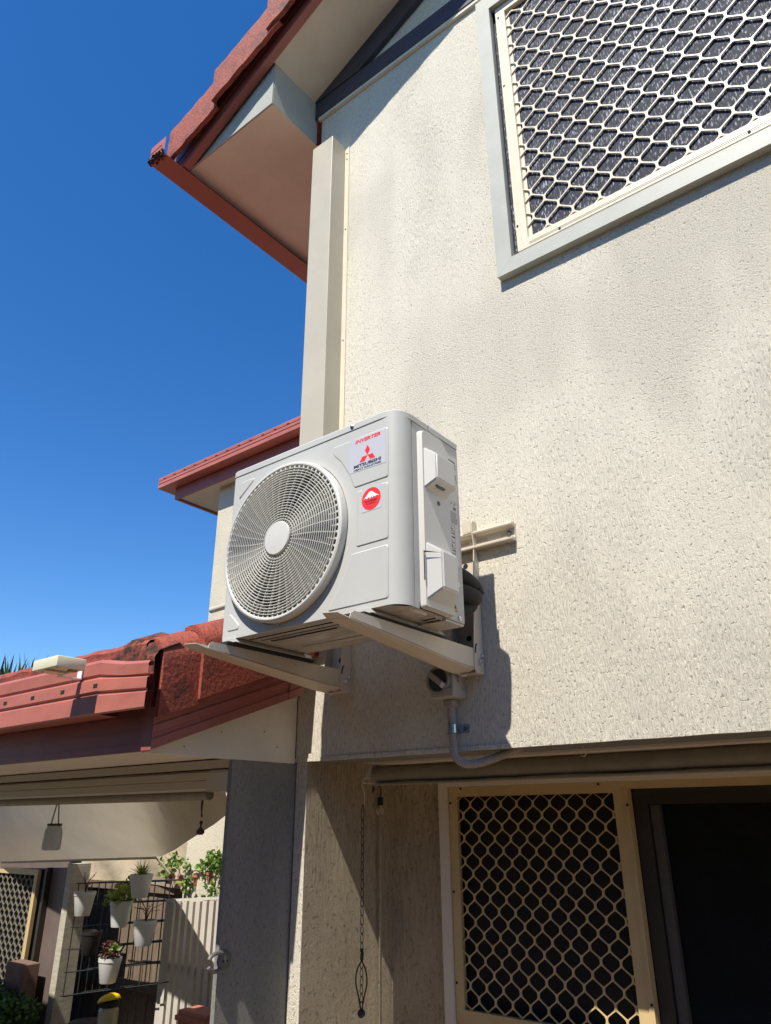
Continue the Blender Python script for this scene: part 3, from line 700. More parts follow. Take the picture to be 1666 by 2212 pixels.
# bottom pan
bm=B(); quadf(bm,(.004,Y0+.004,2.3935),(.815,Y0+.004,2.3935),(.815,Y1,2.3935),(.004,Y1,2.3935)); quadf(bm,(.815,Y0+.004,2.3935),(.876,Y0+.07,2.3935),(.876,Y1,2.3935),(.815,Y1,2.3935))
def emb(x0,x1,y0,y1,h=.008,r=.012):
    Pq=rpoly([(x0,y0),(x1,y0),(x1,y1),(x0,y1)],r); a=[bm.verts.new((p.x,p.y,2.3933)) for p in Pq]; c=Vector(((x0+x1)/2,(y0+y1)/2)); 
    b=[bm.verts.new((p.x+(.006 if p.x<c.x else -.006),p.y+(.006 if p.y<c.y else -.006),2.3933-h)) for p in Pq]; m_=len(a)
    for i in range(m_): bm.faces.new((a[i],a[(i+1)%m_],b[(i+1)%m_],b[i]))
    bm.faces.new(b)
for q in ((.12,.60,-.655,-.635),(.15,.60,-.62,-.598),(.17,.52,-.585,-.568),(.15,.66,-.545,-.47),(.20,.66,-.45,-.42),(.12,.66,-.40,-.33),(.80,.862,-.60,-.50),(.80,.87,-.47,-.452),(.80,.87,-.44,-.422),(.80,.87,-.41,-.392)): emb(*q)
box(bm,.58,.876,-.420,Y1-.001,2.384,2.3932); 
obj('base_pan',bm,M_pan,ac,smooth=True,auto=True)
bm=B()
for x,y in ((.55,-.52),(.60,-.44),(.63,-.61)): lathe(bm,(x,y,2.3845),[(.014,0),(.014,.001)],16,'z')
objs('drain_hole',bm,M_void,ac)
# feet under the unit
for fx in (.055,.725):
    bm=B(); prism(bm,[(fx-.03,-.69,2.392),(fx-.045,-.69,2.376),(fx+.045,-.69,2.376),(fx+.03,-.69,2.392)],(0,.42,0)); obj('mounting_foot',bm,M_ac,ac)
    bm=B(); box(bm,fx-.02,fx+.035,-.72,-.25,2.363,2.3755,.003); obj('rubber_pad',bm,M_black,ac)
# fan grille
gy=-.716
bm=B()
lathe(bm,(gcx,0,gcz),[(gr-.004,-.668),(gr-.001,-.70),(gr-.004,gy+.004),(gr-.010,gy),(gr-.016,gy),(gr-.020,gy+.004),(gr-.020,-.66)],96,'y',cap=False)
obj('grille_rim',bm,M_grille,ac,smooth=True,auto=True)
grl=None
bm=B(); nr=20
def ringribbon(bm,r,y,wd,dp,seg=84):
    lathe(bm,(gcx,0,gcz),[(r-wd,y+dp),(r-wd,y),(r+wd,y),(r+wd,y+dp),(r-wd,y+dp)],seg,'y',cap=False)
for k in range(nr):
    r=.079+(gr-.03-.079)*k/(nr-1); ringribbon(bm,r,gy-.006*(1-r/gr),.0011,.006)
grl=obj('grille_ring',bm,M_grille,ac)
bm=B(); 
for k in range(72):
    a0=2*math.pi*k/72+.02; full=(k%2==0); rin=.066 if full else (gr-.066 if k%4==1 else gr-.05); rout=gr-.016
    sw=.16; pr=[]
    for j in range(7):
        t=j/6; r=rin+(rout-rin)*t; a=a0+sw*(1-r/gr); pr.append(Vector((gcx+r*math.cos(a),gy+.003-.006*(1-r/gr),gcz+r*math.sin(a))))
    for j in range(6):
        p,q=pr[j],pr[j+1]; d=(q-p).normalized(); s_=d.cross(Vector((0,1,0)))*.0012; dp=Vector((0,.016,0)) if j>4 else Vector((0,.008,0))
        vv=[bm.verts.new(x) for x in (p-s_,p+s_,q+s_,q-s_,p-s_+dp,p+s_+dp,q+s_+dp,q-s_+dp)]
        for f in ((0,1,2,3),(0,4,5,1),(3,2,6,7),(0,3,7,4),(1,5,6,2)): bm.faces.new([vv[i] for i in f])
    # hooked tab at the rim
    p=pr[-1]; d=(pr[-1]-pr[-2]).normalized(); t_=d.cross(Vector((0,1,0)))
    vv=[bm.verts.new(x) for x in (p,p-d*.022,p-d*.006+t_*.008)]; bm.faces.new(vv)
obj('grille_spoke',bm,M_grille,ac)
bm=B(); lathe(bm,(gcx-.004,0,gcz+.004),[(.066,-.705),(.067,-.722),(.064,-.7255),(.03,-.7275),(.0005,-.728)],48,'y'); obj('grille_hub',bm,M_acpl,ac,smooth=True,auto=True)
# fan, shroud and dark interior
bm=B(); lathe(bm,(gcx,0,gcz),[(gr-.004,-.682),(gr-.02,-.665),(gr-.028,-.62),(gr-.028,-.54)],72,'y',cap=False); obj('fan_shroud',bm,M_fan,ac,smooth=True)
bm=B(); lathe(bm,(gcx,0,gcz),[(gr+.02,-.50),(.001,-.499)],48,'y',cap=False); obj('coil_guard',bm,M_void,ac)
bm=B()
for k in range(3):
    rows=[]
    for i in range(9):
        r=.06+(gr-.045-.06)*i/8; row=[]
        for j in range(8):
            a=2*math.pi*k/3+.35+(j/7)*(1.20+.12*math.sin(i*.5))+.35*i/8
            row.append(bm.verts.new((gcx+r*math.cos(a),-.668+.085*(j/7)+.01*math.sin(j),gcz+r*math.sin(a))))
        rows.append(row)
    for i in range(8):
        for j in range(7): bm.faces.new((rows[i][j],rows[i][j+1],rows[i+1][j+1],rows[i+1][j]))
lathe(bm,(gcx,0,gcz),[(.06,-.56),(.06,-.665),(.05,-.675),(.001,-.676)],32,'y')
obj('fan',bm,M_fan,ac,smooth=True,auto=True)
# stickers on the front
def flat(name,pts2,m,base,parent,r=0,h=.0008,plane='y-',label=None):
    bm=B(); pad(bm,pts2,plane,base,h,r if r else .0005,.0002); return obj(name,bm,m,parent,label=label)
S0=Y0-.003
st=flat('logo_sticker',[(.654,2.912),(.824,2.909),(.824,3.043),(.654,3.05)],M_stick,S0,ac,.003)
s1=S0-.0008
obj('lettering',text_bm('INVERTER',.682,.801,3.026,3.0405,'y-',s1,.25,bold=.03),M_rink,st)
dm=B()
for q in (((.7405,3.006),(.7525,2.9855),(.7405,2.9655),(.7285,2.9855)),((.740,2.9645),(.728,2.9445),(.704,2.9445),(.716,2.9645)),((.741,2.9645),(.765,2.9645),(.777,2.9445),(.753,2.9445))):
    pad(dm,list(q),'y-',s1,.0007,.0002,.0001)
obj('emblem',dm,M_rink,st)
obj('lettering',text_bm('MITSUBISHI',.677,.803,2.9265,2.939,'y-',s1,0,bold=.035),M_ink,st)
obj('lettering',text_bm('HEAVY INDUSTRIES',.677,.803,2.9145,2.9225,'y-',s1,0,bold=.02),M_ink,st)
st2=flat('round_badge_sticker',[(.715,2.742),(.802,2.742),(.802,2.832),(.715,2.832)],M_stick,S0,ac,.003)
bm=B(); lathe(bm,(.7585,s1,2.787),[(.0425,0),(.0425,-.0006)],48,'y'); obj('red_disc',bm,M_rink,st2)
s2=s1-.0006
bm=B(); pad(bm,[(.722,2.789),(.738,2.802),(.748,2.812),(.754,2.815),(.761,2.815),(.767,2.811),(.780,2.800),(.796,2.790),(.783,2.794),(.776,2.790),(.771,2.796),(.765,2.788),(.760,2.796),(.753,2.787),(.747,2.796),(.740,2.789),(.733,2.794)],'y-',s2,.0005,.0002,.0001); obj('mountain_print',bm,M_white,st2)
obj('lettering',text_bm('ENGINEERED',.732,.785,2.776,2.7825,'y-',s2,0,bold=.02),M_dred,st2); obj('lettering',text_bm('IN JAPAN',.738,.778,2.7655,2.772,'y-',s2,0,bold=.02),M_dred,st2)
# labels on the side
sd=.8802
lb=flat('rating_label',[(-.388,2.855),(-.312,2.855),(-.312,3.045),(-.388,3.045)],M_stick2,sd,ac,.002,plane='x+')
e0=sd+.0008
bm=B(); random.seed(3)
z=3.004
while z>2.90:
    yy=-.383
    while yy<-.320:
        ww=random.uniform(.004,.014); 
        if random.random()<.8 and yy+ww<-.314: box(bm,e0,e0+.0003,yy,yy+ww,z,z+.0022)
        yy+=ww+.003
    z-=.0052
obj('small_print',bm,M_gink,lb)
obj('lettering',text_bm('MITSUBISHI',-.372,-.325,3.022,3.031,'x+',e0,bold=.02),M_gink,lb); obj('lettering',text_bm('HEAVY INDUSTRIES',-.380,-.32,3.012,3.018,'x+',e0),M_gink,lb)
bm=B()
for q in (((-.3785,3.033),(-.3755,3.028),(-.3785,3.023),(-.3815,3.028)),((-.3785,3.0228),(-.3815,3.0178),(-.388,3.0178),(-.385,3.0228)),((-.378,3.0228),(-.3715,3.0228),(-.3685,3.0178),(-.375,3.0178))): pad(bm,list(q),'x+',e0,.0003,.0002,.0001)
obj('emblem',bm,M_gink,lb)
lb2=flat('caution_label',[(-.388,2.60),(-.318,2.60),(-.318,2.853),(-.388,2.853)],M_stick2,sd,ac,.002,plane='x+')
obj('lettering',text_bm('58',-.350,-.331,2.822,2.835,'x+',e0,bold=.03),M_gink,lb2)
bm=B(); z=2.812
while z>2.765:
    yy=-.385
    while yy<-.322:
        ww=random.uniform(.005,.012)
        if yy+ww<-.320: box(bm,e0,e0+.0003,yy,yy+ww,z,z+.0018)
        yy+=ww+.002
    z-=.0046
def tri(bm,y,z,s,mi=0):
    pad(bm,[(y-s,z),(y+s,z),(y,z+1.6*s)],'x+',e0,.0003,.0004,.0002)
obj('small_print',bm,M_gink,lb2)
bm=B()
for (z0_,z1_) in ((2.735,2.757),(2.690,2.733),(2.668,2.688),(2.612,2.666)):
    for q in ((-.385,-.345,z0_,z0_+.0012),(-.385,-.345,z1_-.0012,z1_),(-.385,-.3838,z0_+.0012,z1_-.0012),(-.3462,-.345,z0_+.0012,z1_-.0012)): box(bm,e0,e0+.0003,*q)
tri(bm,-.366,2.738,.008); tri(bm,-.366,2.671,.008); tri(bm,-.34,2.842,.006); tri(bm,-.362,2.842,.005)
obj('warning_boxes',bm,M_gink,lb2)
for s_,z in (("Don't touch",2.722),('the terminal',2.708),('block.',2.694),("Don't touch",2.655),('refrigerant',2.642),('piping and',2.629),('connections.',2.616)):
    obj('lettering',text_bm(s_,-.382,-.382+.0031*len(s_),z,z+.007,'x+',e0),M_gink,lb2)
bm=B(); pad(bm,[(-.386,2.425),(-.346,2.425),(-.366,2.467)],'x+',sd,.0006,.003,.0005,0); yt=obj('flame_warning_sticker',bm,M_yel,ac)
bm=B(); e1=sd+.0006
for a_,b_ in (((-.382,2.428),(-.350,2.428)),((-.350,2.428),(-.366,2.461)),((-.366,2.461),(-.382,2.428))):
    tube(bm,[(e1,*a_),(e1,*b_)],.0010,4)
pad(bm,[(-.371,2.436),(-.361,2.436),(-.359,2.442),(-.366,2.453),(-.3725,2.442)],'x+',e1,.0004,.002,.0003); box(bm,e1,e1+.0004,-.373,-.359,2.4315,2.434)
obj('flame_symbol',bm,M_black,yt)
# ================================================================ BRACKET
brk=thing('wall_bracket','beige steel wall bracket with a rail and two arms under the air conditioner','bracket',(.4,0,2.28))
bm=B()
pr=[(-.002,2.782),(-.034,2.782),(-.036,2.786),(-.036,2.792),(-.010,2.797),(-.008,2.802),(-.008,2.838),(-.012,2.842),(-.034,2.846),(-.036,2.852),(-.032,2.857),(-.002,2.857)]
prism(bm,[(-.06,y,z) for y,z in pr],(1.015,0,0)); obj('wall_rail',bm,M_brk,brk)
bm=B()
for x in (.915,.80,.71,.2): 
    Pq=rpoly([(x-.028,2.812),(x+.028,2.812),(x+.028,2.826),(x-.028,2.826)],.007); bm.faces.new([bm.verts.new((p.x,-.0085,p.y)) for p in Pq])
objs('rail_slot',bm,mat('slot_shade',(.42,.36,.28),.8),brk)
bm=B(); lathe(bm,(.928,-.008,2.819),[(.011,0),(.011,-.006),(.005,-.008)],6,'y'); obj('anchor_bolt',bm,M_gink,brk)
def arm(dx):
    x1=.772+dx; x0=.655+dx
    bm=B()
    # upright channel: right flange tapers upward
    side=[(-.004,2.268),(-.060,2.268),(-.072,2.285),(-.072,2.37),(-.050,2.60),(-.030,2.80),(-.040,2.86),(-.040,2.895),(-.030,2.908),(-.004,2.908)]
    prism(bm,[(x1,y,z) for y,z in side],(-.004,0,0))
    box(bm,x0+.004,x1-.0045,-.0035,-.0005,2.275,2.780); box(bm,x0+.07,x1-.0045,-.0405,-.0375,2.858,2.905)
    prism(bm,[(x0,y,z) for y,z in [(-.004,2.275),(-.055,2.275),(-.055,2.33),(-.035,2.77),(-.004,2.77)]],(.0035,0,0))
    prism(bm,[(x0,-.004,2.2725),(x1-.0045,-.004,2.2685),(x1-.0045,-.060,2.2685),(x0+.01,-.055,2.2725)],(0,0,.003))
    obj('upright',bm,M_brk,brk,label='right bracket upright' if dx==0 else 'left bracket upright')
    bm=B()
    for z in (2.725,2.55,2.42): lathe(bm,(x0+.055,-.0036,z),[(.012,0),(.012,-.0004)],14,'y')
    objs('upright_hole',bm,M_void,brk)
    # arm: U channel
    xa,xb=.702+dx,.768+dx
    bm=B()
    web=[(-.795,2.352),(-.780,2.362),(-.066,2.362),(-.066,2.288),(-.16,2.290),(-.80,2.338)]
    prism(bm,[(xb,y,z) for y,z in web],(-.003,0,0)); prism(bm,[(xa,y,z) for y,z in [(-.83,2.352),(-.80,2.362),(-.06,2.362),(-.06,2.27),(-.16,2.270),(-.835,2.338)]],(.003,0,0))
    prism(bm,[(xb-.001,-.80,2.336),(xb-.001,-.16,2.288),(xb-.001,-.06,2.286),(xa,-.06,2.268),(xa,-.16,2.270),(xa,-.835,2.336)],(0,0,-.003))
    prism(bm,[(xb-.001,-.80,2.336),(xa,-.835,2.336),(xa+.002,-.86,2.350),(xb-.02,-.84,2.350)],(0,0,-.002))
    a_=obj('arm',bm,M_brk,brk,label='right bracket arm' if dx==0 else 'left bracket arm')
    bm=B()
    for y,z in ((-.020,2.337),(-.040,2.312)): lathe(bm,(x1,y,z),[(.011,0),(.011,.003),(.0085,.003),(.0085,.010),(.006,.012)],6,'x')
    objs('hex_bolt',bm,M_zinc,brk)
    bm=B(); tube(bm,[(x1+.0005,-.052+.012*math.cos(t),2.345+.035*math.sin(t)) for t in [1.57+.16*k for k in range(11)]],.0035,6)
    obj('adjusting_slot',bm,M_void,brk)
    bm=B(); tube(bm,[(x1+.0003,-.050,2.299),(x1+.0003,-.030,2.299),(x1+.0003,-.026,2.290),(x1+.0003,-.030,2.282),(x1+.0003,-.048,2.282)],.001,5); lathe(bm,(xa+.02,-.075,2.262),[(.014,0),(.012,-.004),(.003,-.006)],12,'z'); objs('pressed_mark',bm,M_brk,brk)
arm(0); arm(-.69)
# black vibration/cable parts behind the foot
bm=B()
for k in range(5): box(bm,.66+.008*k,.664+.008*k,-.24,-.20,2.335,2.40)
tube(bm,[(.70,-.25,2.42),(.69,-.22,2.36),(.68,-.12,2.34),(.67,-.03,2.40)],.008,8)
tag(obj('power_cable',bm,M_black),'black power cable behind the right bracket arm under the unit','cable')
# insulated pipes
pp=thing('refrigerant_pipe','pair of black foam lagged pipes looping behind the unit beside the bracket upright','pipe',(.8,-.15,2.5))
def curve(pts,n=8):
    pts=[Vector(p) for p in pts]; out=[]
    for i in range(len(pts)-1):
        p0=pts[max(i-1,0)];p1=pts[i];p2=pts[i+1];p3=pts[min(i+2,len(pts)-1)]
        for k in range(n):
            t=k/n; out.append(.5*((2*p1)+(-p0+p2)*t+(2*p0-5*p1+4*p2-p3)*t*t+(-p0+3*p1-3*p2+p3)*t*t*t))
    out.append(pts[-1]); return out
bm=B(); tube(bm,curve([(.72,-.30,2.635),(.79,-.22,2.625),(.80,-.11,2.60),(.78,-.07,2.57),(.66,-.09,2.54),(.5,-.12,2.5)]),.032,14); obj('lagging',bm,M_foam,pp,smooth=True)
bm=B(); tube(bm,curve([(.72,-.31,2.565),(.79,-.24,2.555),(.815,-.14,2.545),(.78,-.085,2.55),(.69,-.10,2.50),(.6,-.12,2.46)]),.034,14); obj('lagging',bm,M_foam,pp,smooth=True)
bm=B(); tube(bm,curve([(.70,-.27,2.50),(.77,-.2,2.485),(.79,-.12,2.515),(.76,-.07,2.55)]),.030,14); obj('lagging',bm,M_foam,pp,smooth=True)
bm=B(); tube(bm,[(.815,-.10,2.60),(.825,-.09,2.575),(.832,-.075,2.57)],.004,6); tube(bm,[(.80,-.13,2.51),(.83,-.10,2.58),(.79,-.06,2.62)],.003,6); obj('cable_tie',bm,M_black,pp)
# ================================================================ ISOLATOR AND CONDUIT
iso=thing('isolator_switch','grey weatherproof isolator switch with rotary dial below the right arm','switch',(.63,-.05,2.18))
bm=B(); box(bm,.577,.686,-.098,-.001,2.184,2.303,.008,seg=3); obj('switch_body',bm,M_greyl,iso,smooth=True,auto=True)
bm=B(); lathe(bm,(.617,-.098,2.252),[(.056,0),(.054,-.006),(.050,-.008),(.046,-.008),(.044,-.002)],40,'y',cap=False)
obj('dial_rim',bm,M_grey,iso,smooth=True,auto=True)
bm=B(); lathe(bm,(.617,-.0985,2.252),[(.044,0),(.044,-.0008)],40,'y'); obj('dial_recess',bm,M_clear,iso)
bm=B(); d=Vector((.78,0,-.62)); q=Vector((.62,0,.78)); c=Vector((.617,-.099,2.252))
prism(bm,[c-d*.046-q*.011,c+d*.046-q*.011,c+d*.046+q*.011,c-d*.046+q*.011],(0,-.016,0)); bmesh.ops.bevel(bm,geom=bm.edges[:],offset=.002,segments=2,affect='EDGES'); obj('dial_handle',bm,M_greyl,iso)
bm=B(); prism(bm,[c+d*.030-q*.0105+Vector((0,-.0162,0)),c+d*.045-q*.0105+Vector((0,-.0162,0)),c+d*.045+q*.0105+Vector((0,-.0162,0)),c+d*.030+q*.0105+Vector((0,-.0162,0))],(0,-.0006,0)); obj('pointer_mark',bm,M_white,iso)
bm=B(); tube(bm,curve([(.586,-.1,2.205),(.61,-.103,2.197),(.64,-.103,2.199),(.66,-.103,2.212),(.684,-.1,2.214)]),.003,6)
for z in (2.222,2.25): lathe(bm,(.6862,-.025,z),[(.012,0),(.012,.0008)],16,'x')
obj('lid_seam',bm,M_grey,iso)
bm=B()
for k,(z,l_) in enumerate(((2.276,.018),(2.268,.012),(2.260,.018),(2.252,.010),(2.244,.018))): box(bm,.6863,.6867,-.072,-.072+l_,z,z+.004)
obj('side_print',bm,M_gink,iso)
cd=thing('conduit','grey corrugated conduit running down from the isolator and curling under the wall edge','conduit',(.63,-.03,2.0))
bm=B(); box(bm,.606,.650,-.052,-.010,2.155,2.183,.004); obj('gland',bm,M_cond,cd)
path=curve([(.629,-.031,2.157),(.631,-.031,2.09),(.633,-.031,2.02),(.640,-.030,1.972),(.672,-.016,1.945),(.722,.016,1.948),(.79,.055,1.972),(.86,.085,2.0)],22)
L_=[0]
for i in range(1,len(path)): L_.append(L_[-1]+(path[i]-path[i-1]).length)
rad=[.0185-.0022*(0.5+0.5*math.cos(2*math.pi*s_/.0085))**3 for s_ in L_]
fine=[];fr=[];tot=L_[-1];m_=int(tot/.0017)
j=0
for k in range(m_+1):
    s_=tot*k/m_
    while j<len(L_)-2 and L_[j+1]<s_: j+=1
    t=(s_-L_[j])/(L_[j+1]-L_[j]); fine.append(path[j].lerp(path[j+1],t)); fr.append(.0172-.0030*(0.5+0.5*math.cos(2*math.pi*s_/.0085))**2)
bm=B(); tube(bm,fine,.018,14,radii=fr); obj('corrugated_tube',bm,M_cond,cd,smooth=True)
bm=B()
arcp=[(.630+.0215*math.cos(a),-.031-.0215*math.sin(a)) for a in [math.pi*k/10 for k in range(11)]][::-1]
path=[(.606,-.002)]+arcp+[(.652,-.002),(.690,-.002)]
for i in range(len(path)-1):
    (xa,ya),(xb,yb)=path[i],path[i+1]
    quadf(bm,(xa,ya,2.057),(xb,yb,2.057),(xb,yb,2.089),(xa,ya,2.089))
bmesh.ops.remove_doubles(bm,verts=bm.verts,dist=1e-5)
r=bmesh.ops.solidify(bm,geom=bm.faces[:],thickness=.0015)
obj('saddle_clip',bm,M_zinc,cd)
bm=B(); lathe(bm,(.672,-.003,2.073),[(.0085,0),(.0085,-.003),(.003,-.0045)],12,'y'); obj('clip_screw',bm,M_gink,cd)
# ================================================================ ROLLER BLIND, CHAIN, ROD, HOOKS
rb=thing('roller_blind','rolled up canvas blind tube under the wall overhang above the door','blind',(2,.28,1.9))
bm=B(); xs=[.0+k*.09 for k in range(58)]
path=[(x,.285,1.938+.0015*math.sin(x*9)) for x in xs]; tube(bm,path,.041,20,radii=[.0405+.0015*math.sin(x*23)*math.sin(x*7) for x in xs]); obj('canvas_roll',bm,M_canvas,rb,smooth=True,auto=True)
bm=B(); box(bm,0.02,XE,.24,.262,1.892,1.902,.003); obj('bottom_hem',bm,M_canvas,rb)
bm=B(); prism(bm,[(-.012,.30,1.99),(.0,.245,1.985),(.0,.24,1.93),(-.03,.23,1.925),(-.05,.25,1.92),(-.03,.30,1.93)],(-.004,.0,.0)); box(bm,-.008,-.002,.25,.31,1.90,1.99); obj('end_bracket',bm,M_blindm,rb)
bm=B()
tube(bm,curve([(-.055,.25,1.992),(-.052,.25,1.93),(-.06,.245,1.915),(-.045,.25,1.905),(-.062,.25,1.90),(-.056,.262,1.86),(-.060,.27,1.815)]),.0018,6); tube(bm,curve([(-.055,.245,1.92),(-.03,.235,1.905),(-.005,.235,1.903),(.01,.24,1.90)]),.002,6)
obj('cord',bm,M_string,rb)
ch=thing('hanging_chain','black plastic chain with elastic loop and ball hanging beside the pillar','chain',(-.065,.27,1.0))
XC,YC=-.065,.262
def link(z0,z1,ang,name='chain_link'):
    bm=B(); w_=.0085; pts=[]
    for k in range(16):
        a=2*math.pi*k/16; t=(math.sin(a)+1)/2; ww=w_*(.45+.75*(1-t)); pts.append((XC+ww*math.cos(a)*math.cos(ang),YC+ww*math.cos(a)*math.sin(ang),z0+(z1-z0)*t))
    tube(bm,pts,.0016,6,closed=True); return obj(name,bm,M_chain,ch,smooth=True)
z=1.812; k=0
link(1.745,1.815,.2)
z=1.752
while z>1.235:
    link(z-.040,z,1.35 if k%2==0 else .1); z-=.0345; k+=1
zend=z
while z>1.045:
    link(z-.034,z,1.35 if k%2==0 else .1); z-=.030; k+=1
bm=B(); tube(bm,curve([(XC,YC,1.245),(XC+.004,YC,1.225),(XC,YC,1.198)]),.006,8); obj('knot',bm,M_chain,ch,smooth=True)
bm=B(); tube(bm,curve([(XC,YC,1.20),(XC-.022,YC-.004,1.165),(XC-.028,YC-.004,1.12),(XC-.018,YC,1.075),(XC-.003,YC,1.025)]),.0032,8); tube(bm,curve([(XC,YC,1.20),(XC+.020,YC+.004,1.165),(XC+.026,YC+.004,1.12),(XC+.016,YC,1.075),(XC+.003,YC,1.025)]),.0032,8); obj('elastic_loop',bm,M_chain,ch,smooth=True)
bm=B(); bmesh.ops.create_uvsphere(bm,u_segments=20,v_segments=12,radius=.0165); bmesh.ops.translate(bm,verts=bm.verts,vec=(XC,YC,1.012)); obj('ball',bm,M_chain,ch,smooth=True)
bm=B(); lathe(bm,(-.1765,.52,1.79),[(.022,0),(.022,.010),(.016,.016),(.008,.018)],20,'x'); tag(obj('wall_hook',bm,M_soff,smooth=True,auto=True),'small round white wall fitting next to the top of the chain','hook')
rd=thing('blind_pole','slim cream pole with black cap standing in the alcove corner','pole',(-.165,.5,.0))
bm=B(); tube(bm,[(-.160,.50,-.29),(-.152,.50,1.845)],.0065,10); obj('pole_shaft',bm,M_rake,rd,smooth=True,auto=True)
bm=B(); lathe(bm,(-.152,.50,1.815),[(.0125,0),(.0125,.036),(.009,.037)],14,'z'); obj('pole_cap',bm,M_black,rd)
bm=B(); tube(bm,curve([(-.152,.50,1.85),(-.15,.50,1.885),(-.155,.49,1.905)]),.004,8); prism(bm,[(-.175,.47,1.905),(-.20,.46,1.87),(-.205,.455,1.84),(-.195,.46,1.845),(-.165,.47,1.885)],(0,.006,0)); obj('pole_hook',bm,M_grst,rd)
def cup_hook(x,y,z,label):
    bm=B(); tube(bm,curve([(x,y,z),(x,y,z-.012),(x+.008,y,z-.02),(x+.009,y,z-.032),(x,y,z-.040),(x-.009,y,z-.034)]),.0018,6); tag(obj('cup_hook',bm,M_tframe,smooth=True),label,'hook','small hooks under the wall overhang')
cup_hook(.72,.05,1.99,'small open hook just right of the curled conduit'); cup_hook(1.10,.10,1.995,'small hook under the wall edge further right, above the door frame')
# ================================================================ PORCH: BLIND, SENSOR, LATCH, JAR
pb=thing('retractable_blind','cream cassette blind fixed under the porch soffit','blind',(-3,-.33,1.86))
bm=B()
pr=[(-.36,1.866),(-.365,1.875),(-.365,1.905),(-.360,1.910),(-.365,1.915),(-.362,1.940),(-.345,1.948),(-.26,1.948),(-.26,1.866)]
prism(bm,[(XL,y,z) for y,z in pr],(-.41-XL,0,0)); obj('cassette',bm,M_blindm,pb)
bm=B(); prism(bm,[(-.409,y,z) for y,z in [(-.368,1.862),(-.370,1.94),(-.35,1.952),(-.255,1.952),(-.255,1.862)]],(.135,0,0)); bmesh.ops.bevel(bm,geom=bm.edges[:],offset=.004,segments=2,affect='EDGES'); ec=obj('end_cap',bm,M_blindm,pb)
bm=B()
for y,z in ((-.33,1.925),(-.33,1.885)): lathe(bm,(-.274,y,z),[(.004,0),(.004,.002)],8,'x')
obj('cap_screw',bm,M_void,ec)
bm=B(); tube(bm,[(XL,-.325,1.852),(-.43,-.325,1.852)],.022,14); obj('blind_roll',bm,M_canvas,pb,smooth=True,auto=True)
bm=B(); box(bm,XL,-.27,-.36,-.27,1.955,1.990); obj('head_batten',bm,M_blindm,pb)
bm=B(); tube(bm,[(-.505,-.305,1.86),(-.505,-.305,1.80),(-.500,-.30,1.765)],.0028,6); tube(bm,[(-.497,-.305,1.86),(-.500,-.305,1.765)],.0028,6); lathe(bm,(-.502,-.303,1.85),[(.014,0),(.016,.006),(.014,.012)],12,'z'); obj('pull_cord',bm,M_bark,pb)
bm=B(); lathe(bm,(-.501,-.302,1.70),[(.004,.05),(.008,.045),(.007,.036),(.004,.034),(.0045,.024),(.016,.012),(.018,.002),(.010,-.006)],16,'z'); obj('pull_knob',bm,M_bark,pb,smooth=True)
jar=thing('glass_jar','ribbed glass jar hanging on a cord from the porch blind','jar',(-1.70,-.30,1.61))
Mjar=bpy.data.materials.new('ribbed_glass'); Mjar.use_nodes=True; nn=Mjar.node_tree.nodes; b_=nn['Principled BSDF']; b_.inputs['Base Color'].default_value=(.30,.31,.29,1); b_.inputs['Roughness'].default_value=.15; b_.inputs['Alpha'].default_value=.55
bm=B(); cx_,cy_=-1.705,-.30; seg=48
prof=[(.036,1.612),(.042,1.615),(.044,1.625),(.044,1.66),(.043,1.695),(.039,1.712),(.034,1.722),(.033,1.738)]
rings=[]
for r,z in prof: rings.append([bm.verts.new((cx_+r*(1+.045*math.cos(16*2*math.pi*k/seg))*math.cos(2*math.pi*k/seg),cy_+r*(1+.045*math.cos(16*2*math.pi*k/seg))*math.sin(2*math.pi*k/seg),z)) for k in range(seg)])
for i in range(len(rings)-1):
    for k in range(seg): bm.faces.new((rings[i][k],rings[i][(k+1)%seg],rings[i+1][(k+1)%seg],rings[i+1][k]))
bm.faces.new(rings[0][::-1]); obj('jar_glass',bm,Mjar,jar,smooth=True)
bm=B(); lathe(bm,(cx_,cy_,1.728),[(.034,0),(.037,.003),(.037,.010),(.034,.012)],24,'z',cap=False); obj('jar_rim',bm,M_grst,jar,smooth=True)
bm=B(); tube(bm,[(cx_-.036,cy_,1.738),(cx_-.012,cy_,1.83),(cx_+.012,cy_,1.83),(cx_+.036,cy_,1.738)],.0035,6); obj('jar_cord',bm,M_bark,jar)
sn=thing('sensor_box','cream plastic rain sensor box on a small arm above the gutter','sensor',(-.52,-1.0,2.288))
bm=B(); box(bm,-.612,-.430,-1.10,-.98,2.288,2.330,.004,seg=3)
for v in bm.verts: v.co.z-= .0; 
bz=obj('sensor_case',bm,M_sensor,sn,smooth=True,auto=True)
bm=B(); box(bm,-.54,-.50,-1.09,-1.0,2.2872,2.288); lathe(bm,(-.585,-1.07,2.2868),[(.006,0),(.006,.0012)],10,'z'); lathe(bm,(-.45,-1.085,2.2868),[(.005,0),(.005,.0012)],10,'z'); box(bm,-.475,-.45,-1.03,-1.0,2.282,2.2878); obj('underside_vent',bm,mat('sensor_shade',(.22,.20,.14),.6),bz)
bm=B(); box(bm,-.604,-.574,-1.0,-.915,2.279,2.2835); box(bm,-.604,-.574,-.9145,-.910,2.279,2.326); obj('support_arm',bm,M_white,sn)
lt=thing('pole_clip','grey open jawed clip screwed to the edge of the wing wall','clip',(-.25,-.36,1.24))
bm=B()
lathe(bm,(-.2498,-.338,1.258),[(.034,0),(.034,.004),(.028,.010),(.012,.012)],28,'x')
for s_ in (1,-1):
    tube(bm,curve([(-.246,-.350,1.258+s_*.026),(-.240,-.385,1.258+s_*.030),(-.236,-.412,1.258+s_*.022),(-.236,-.420,1.258+s_*.012)]),.008,8)
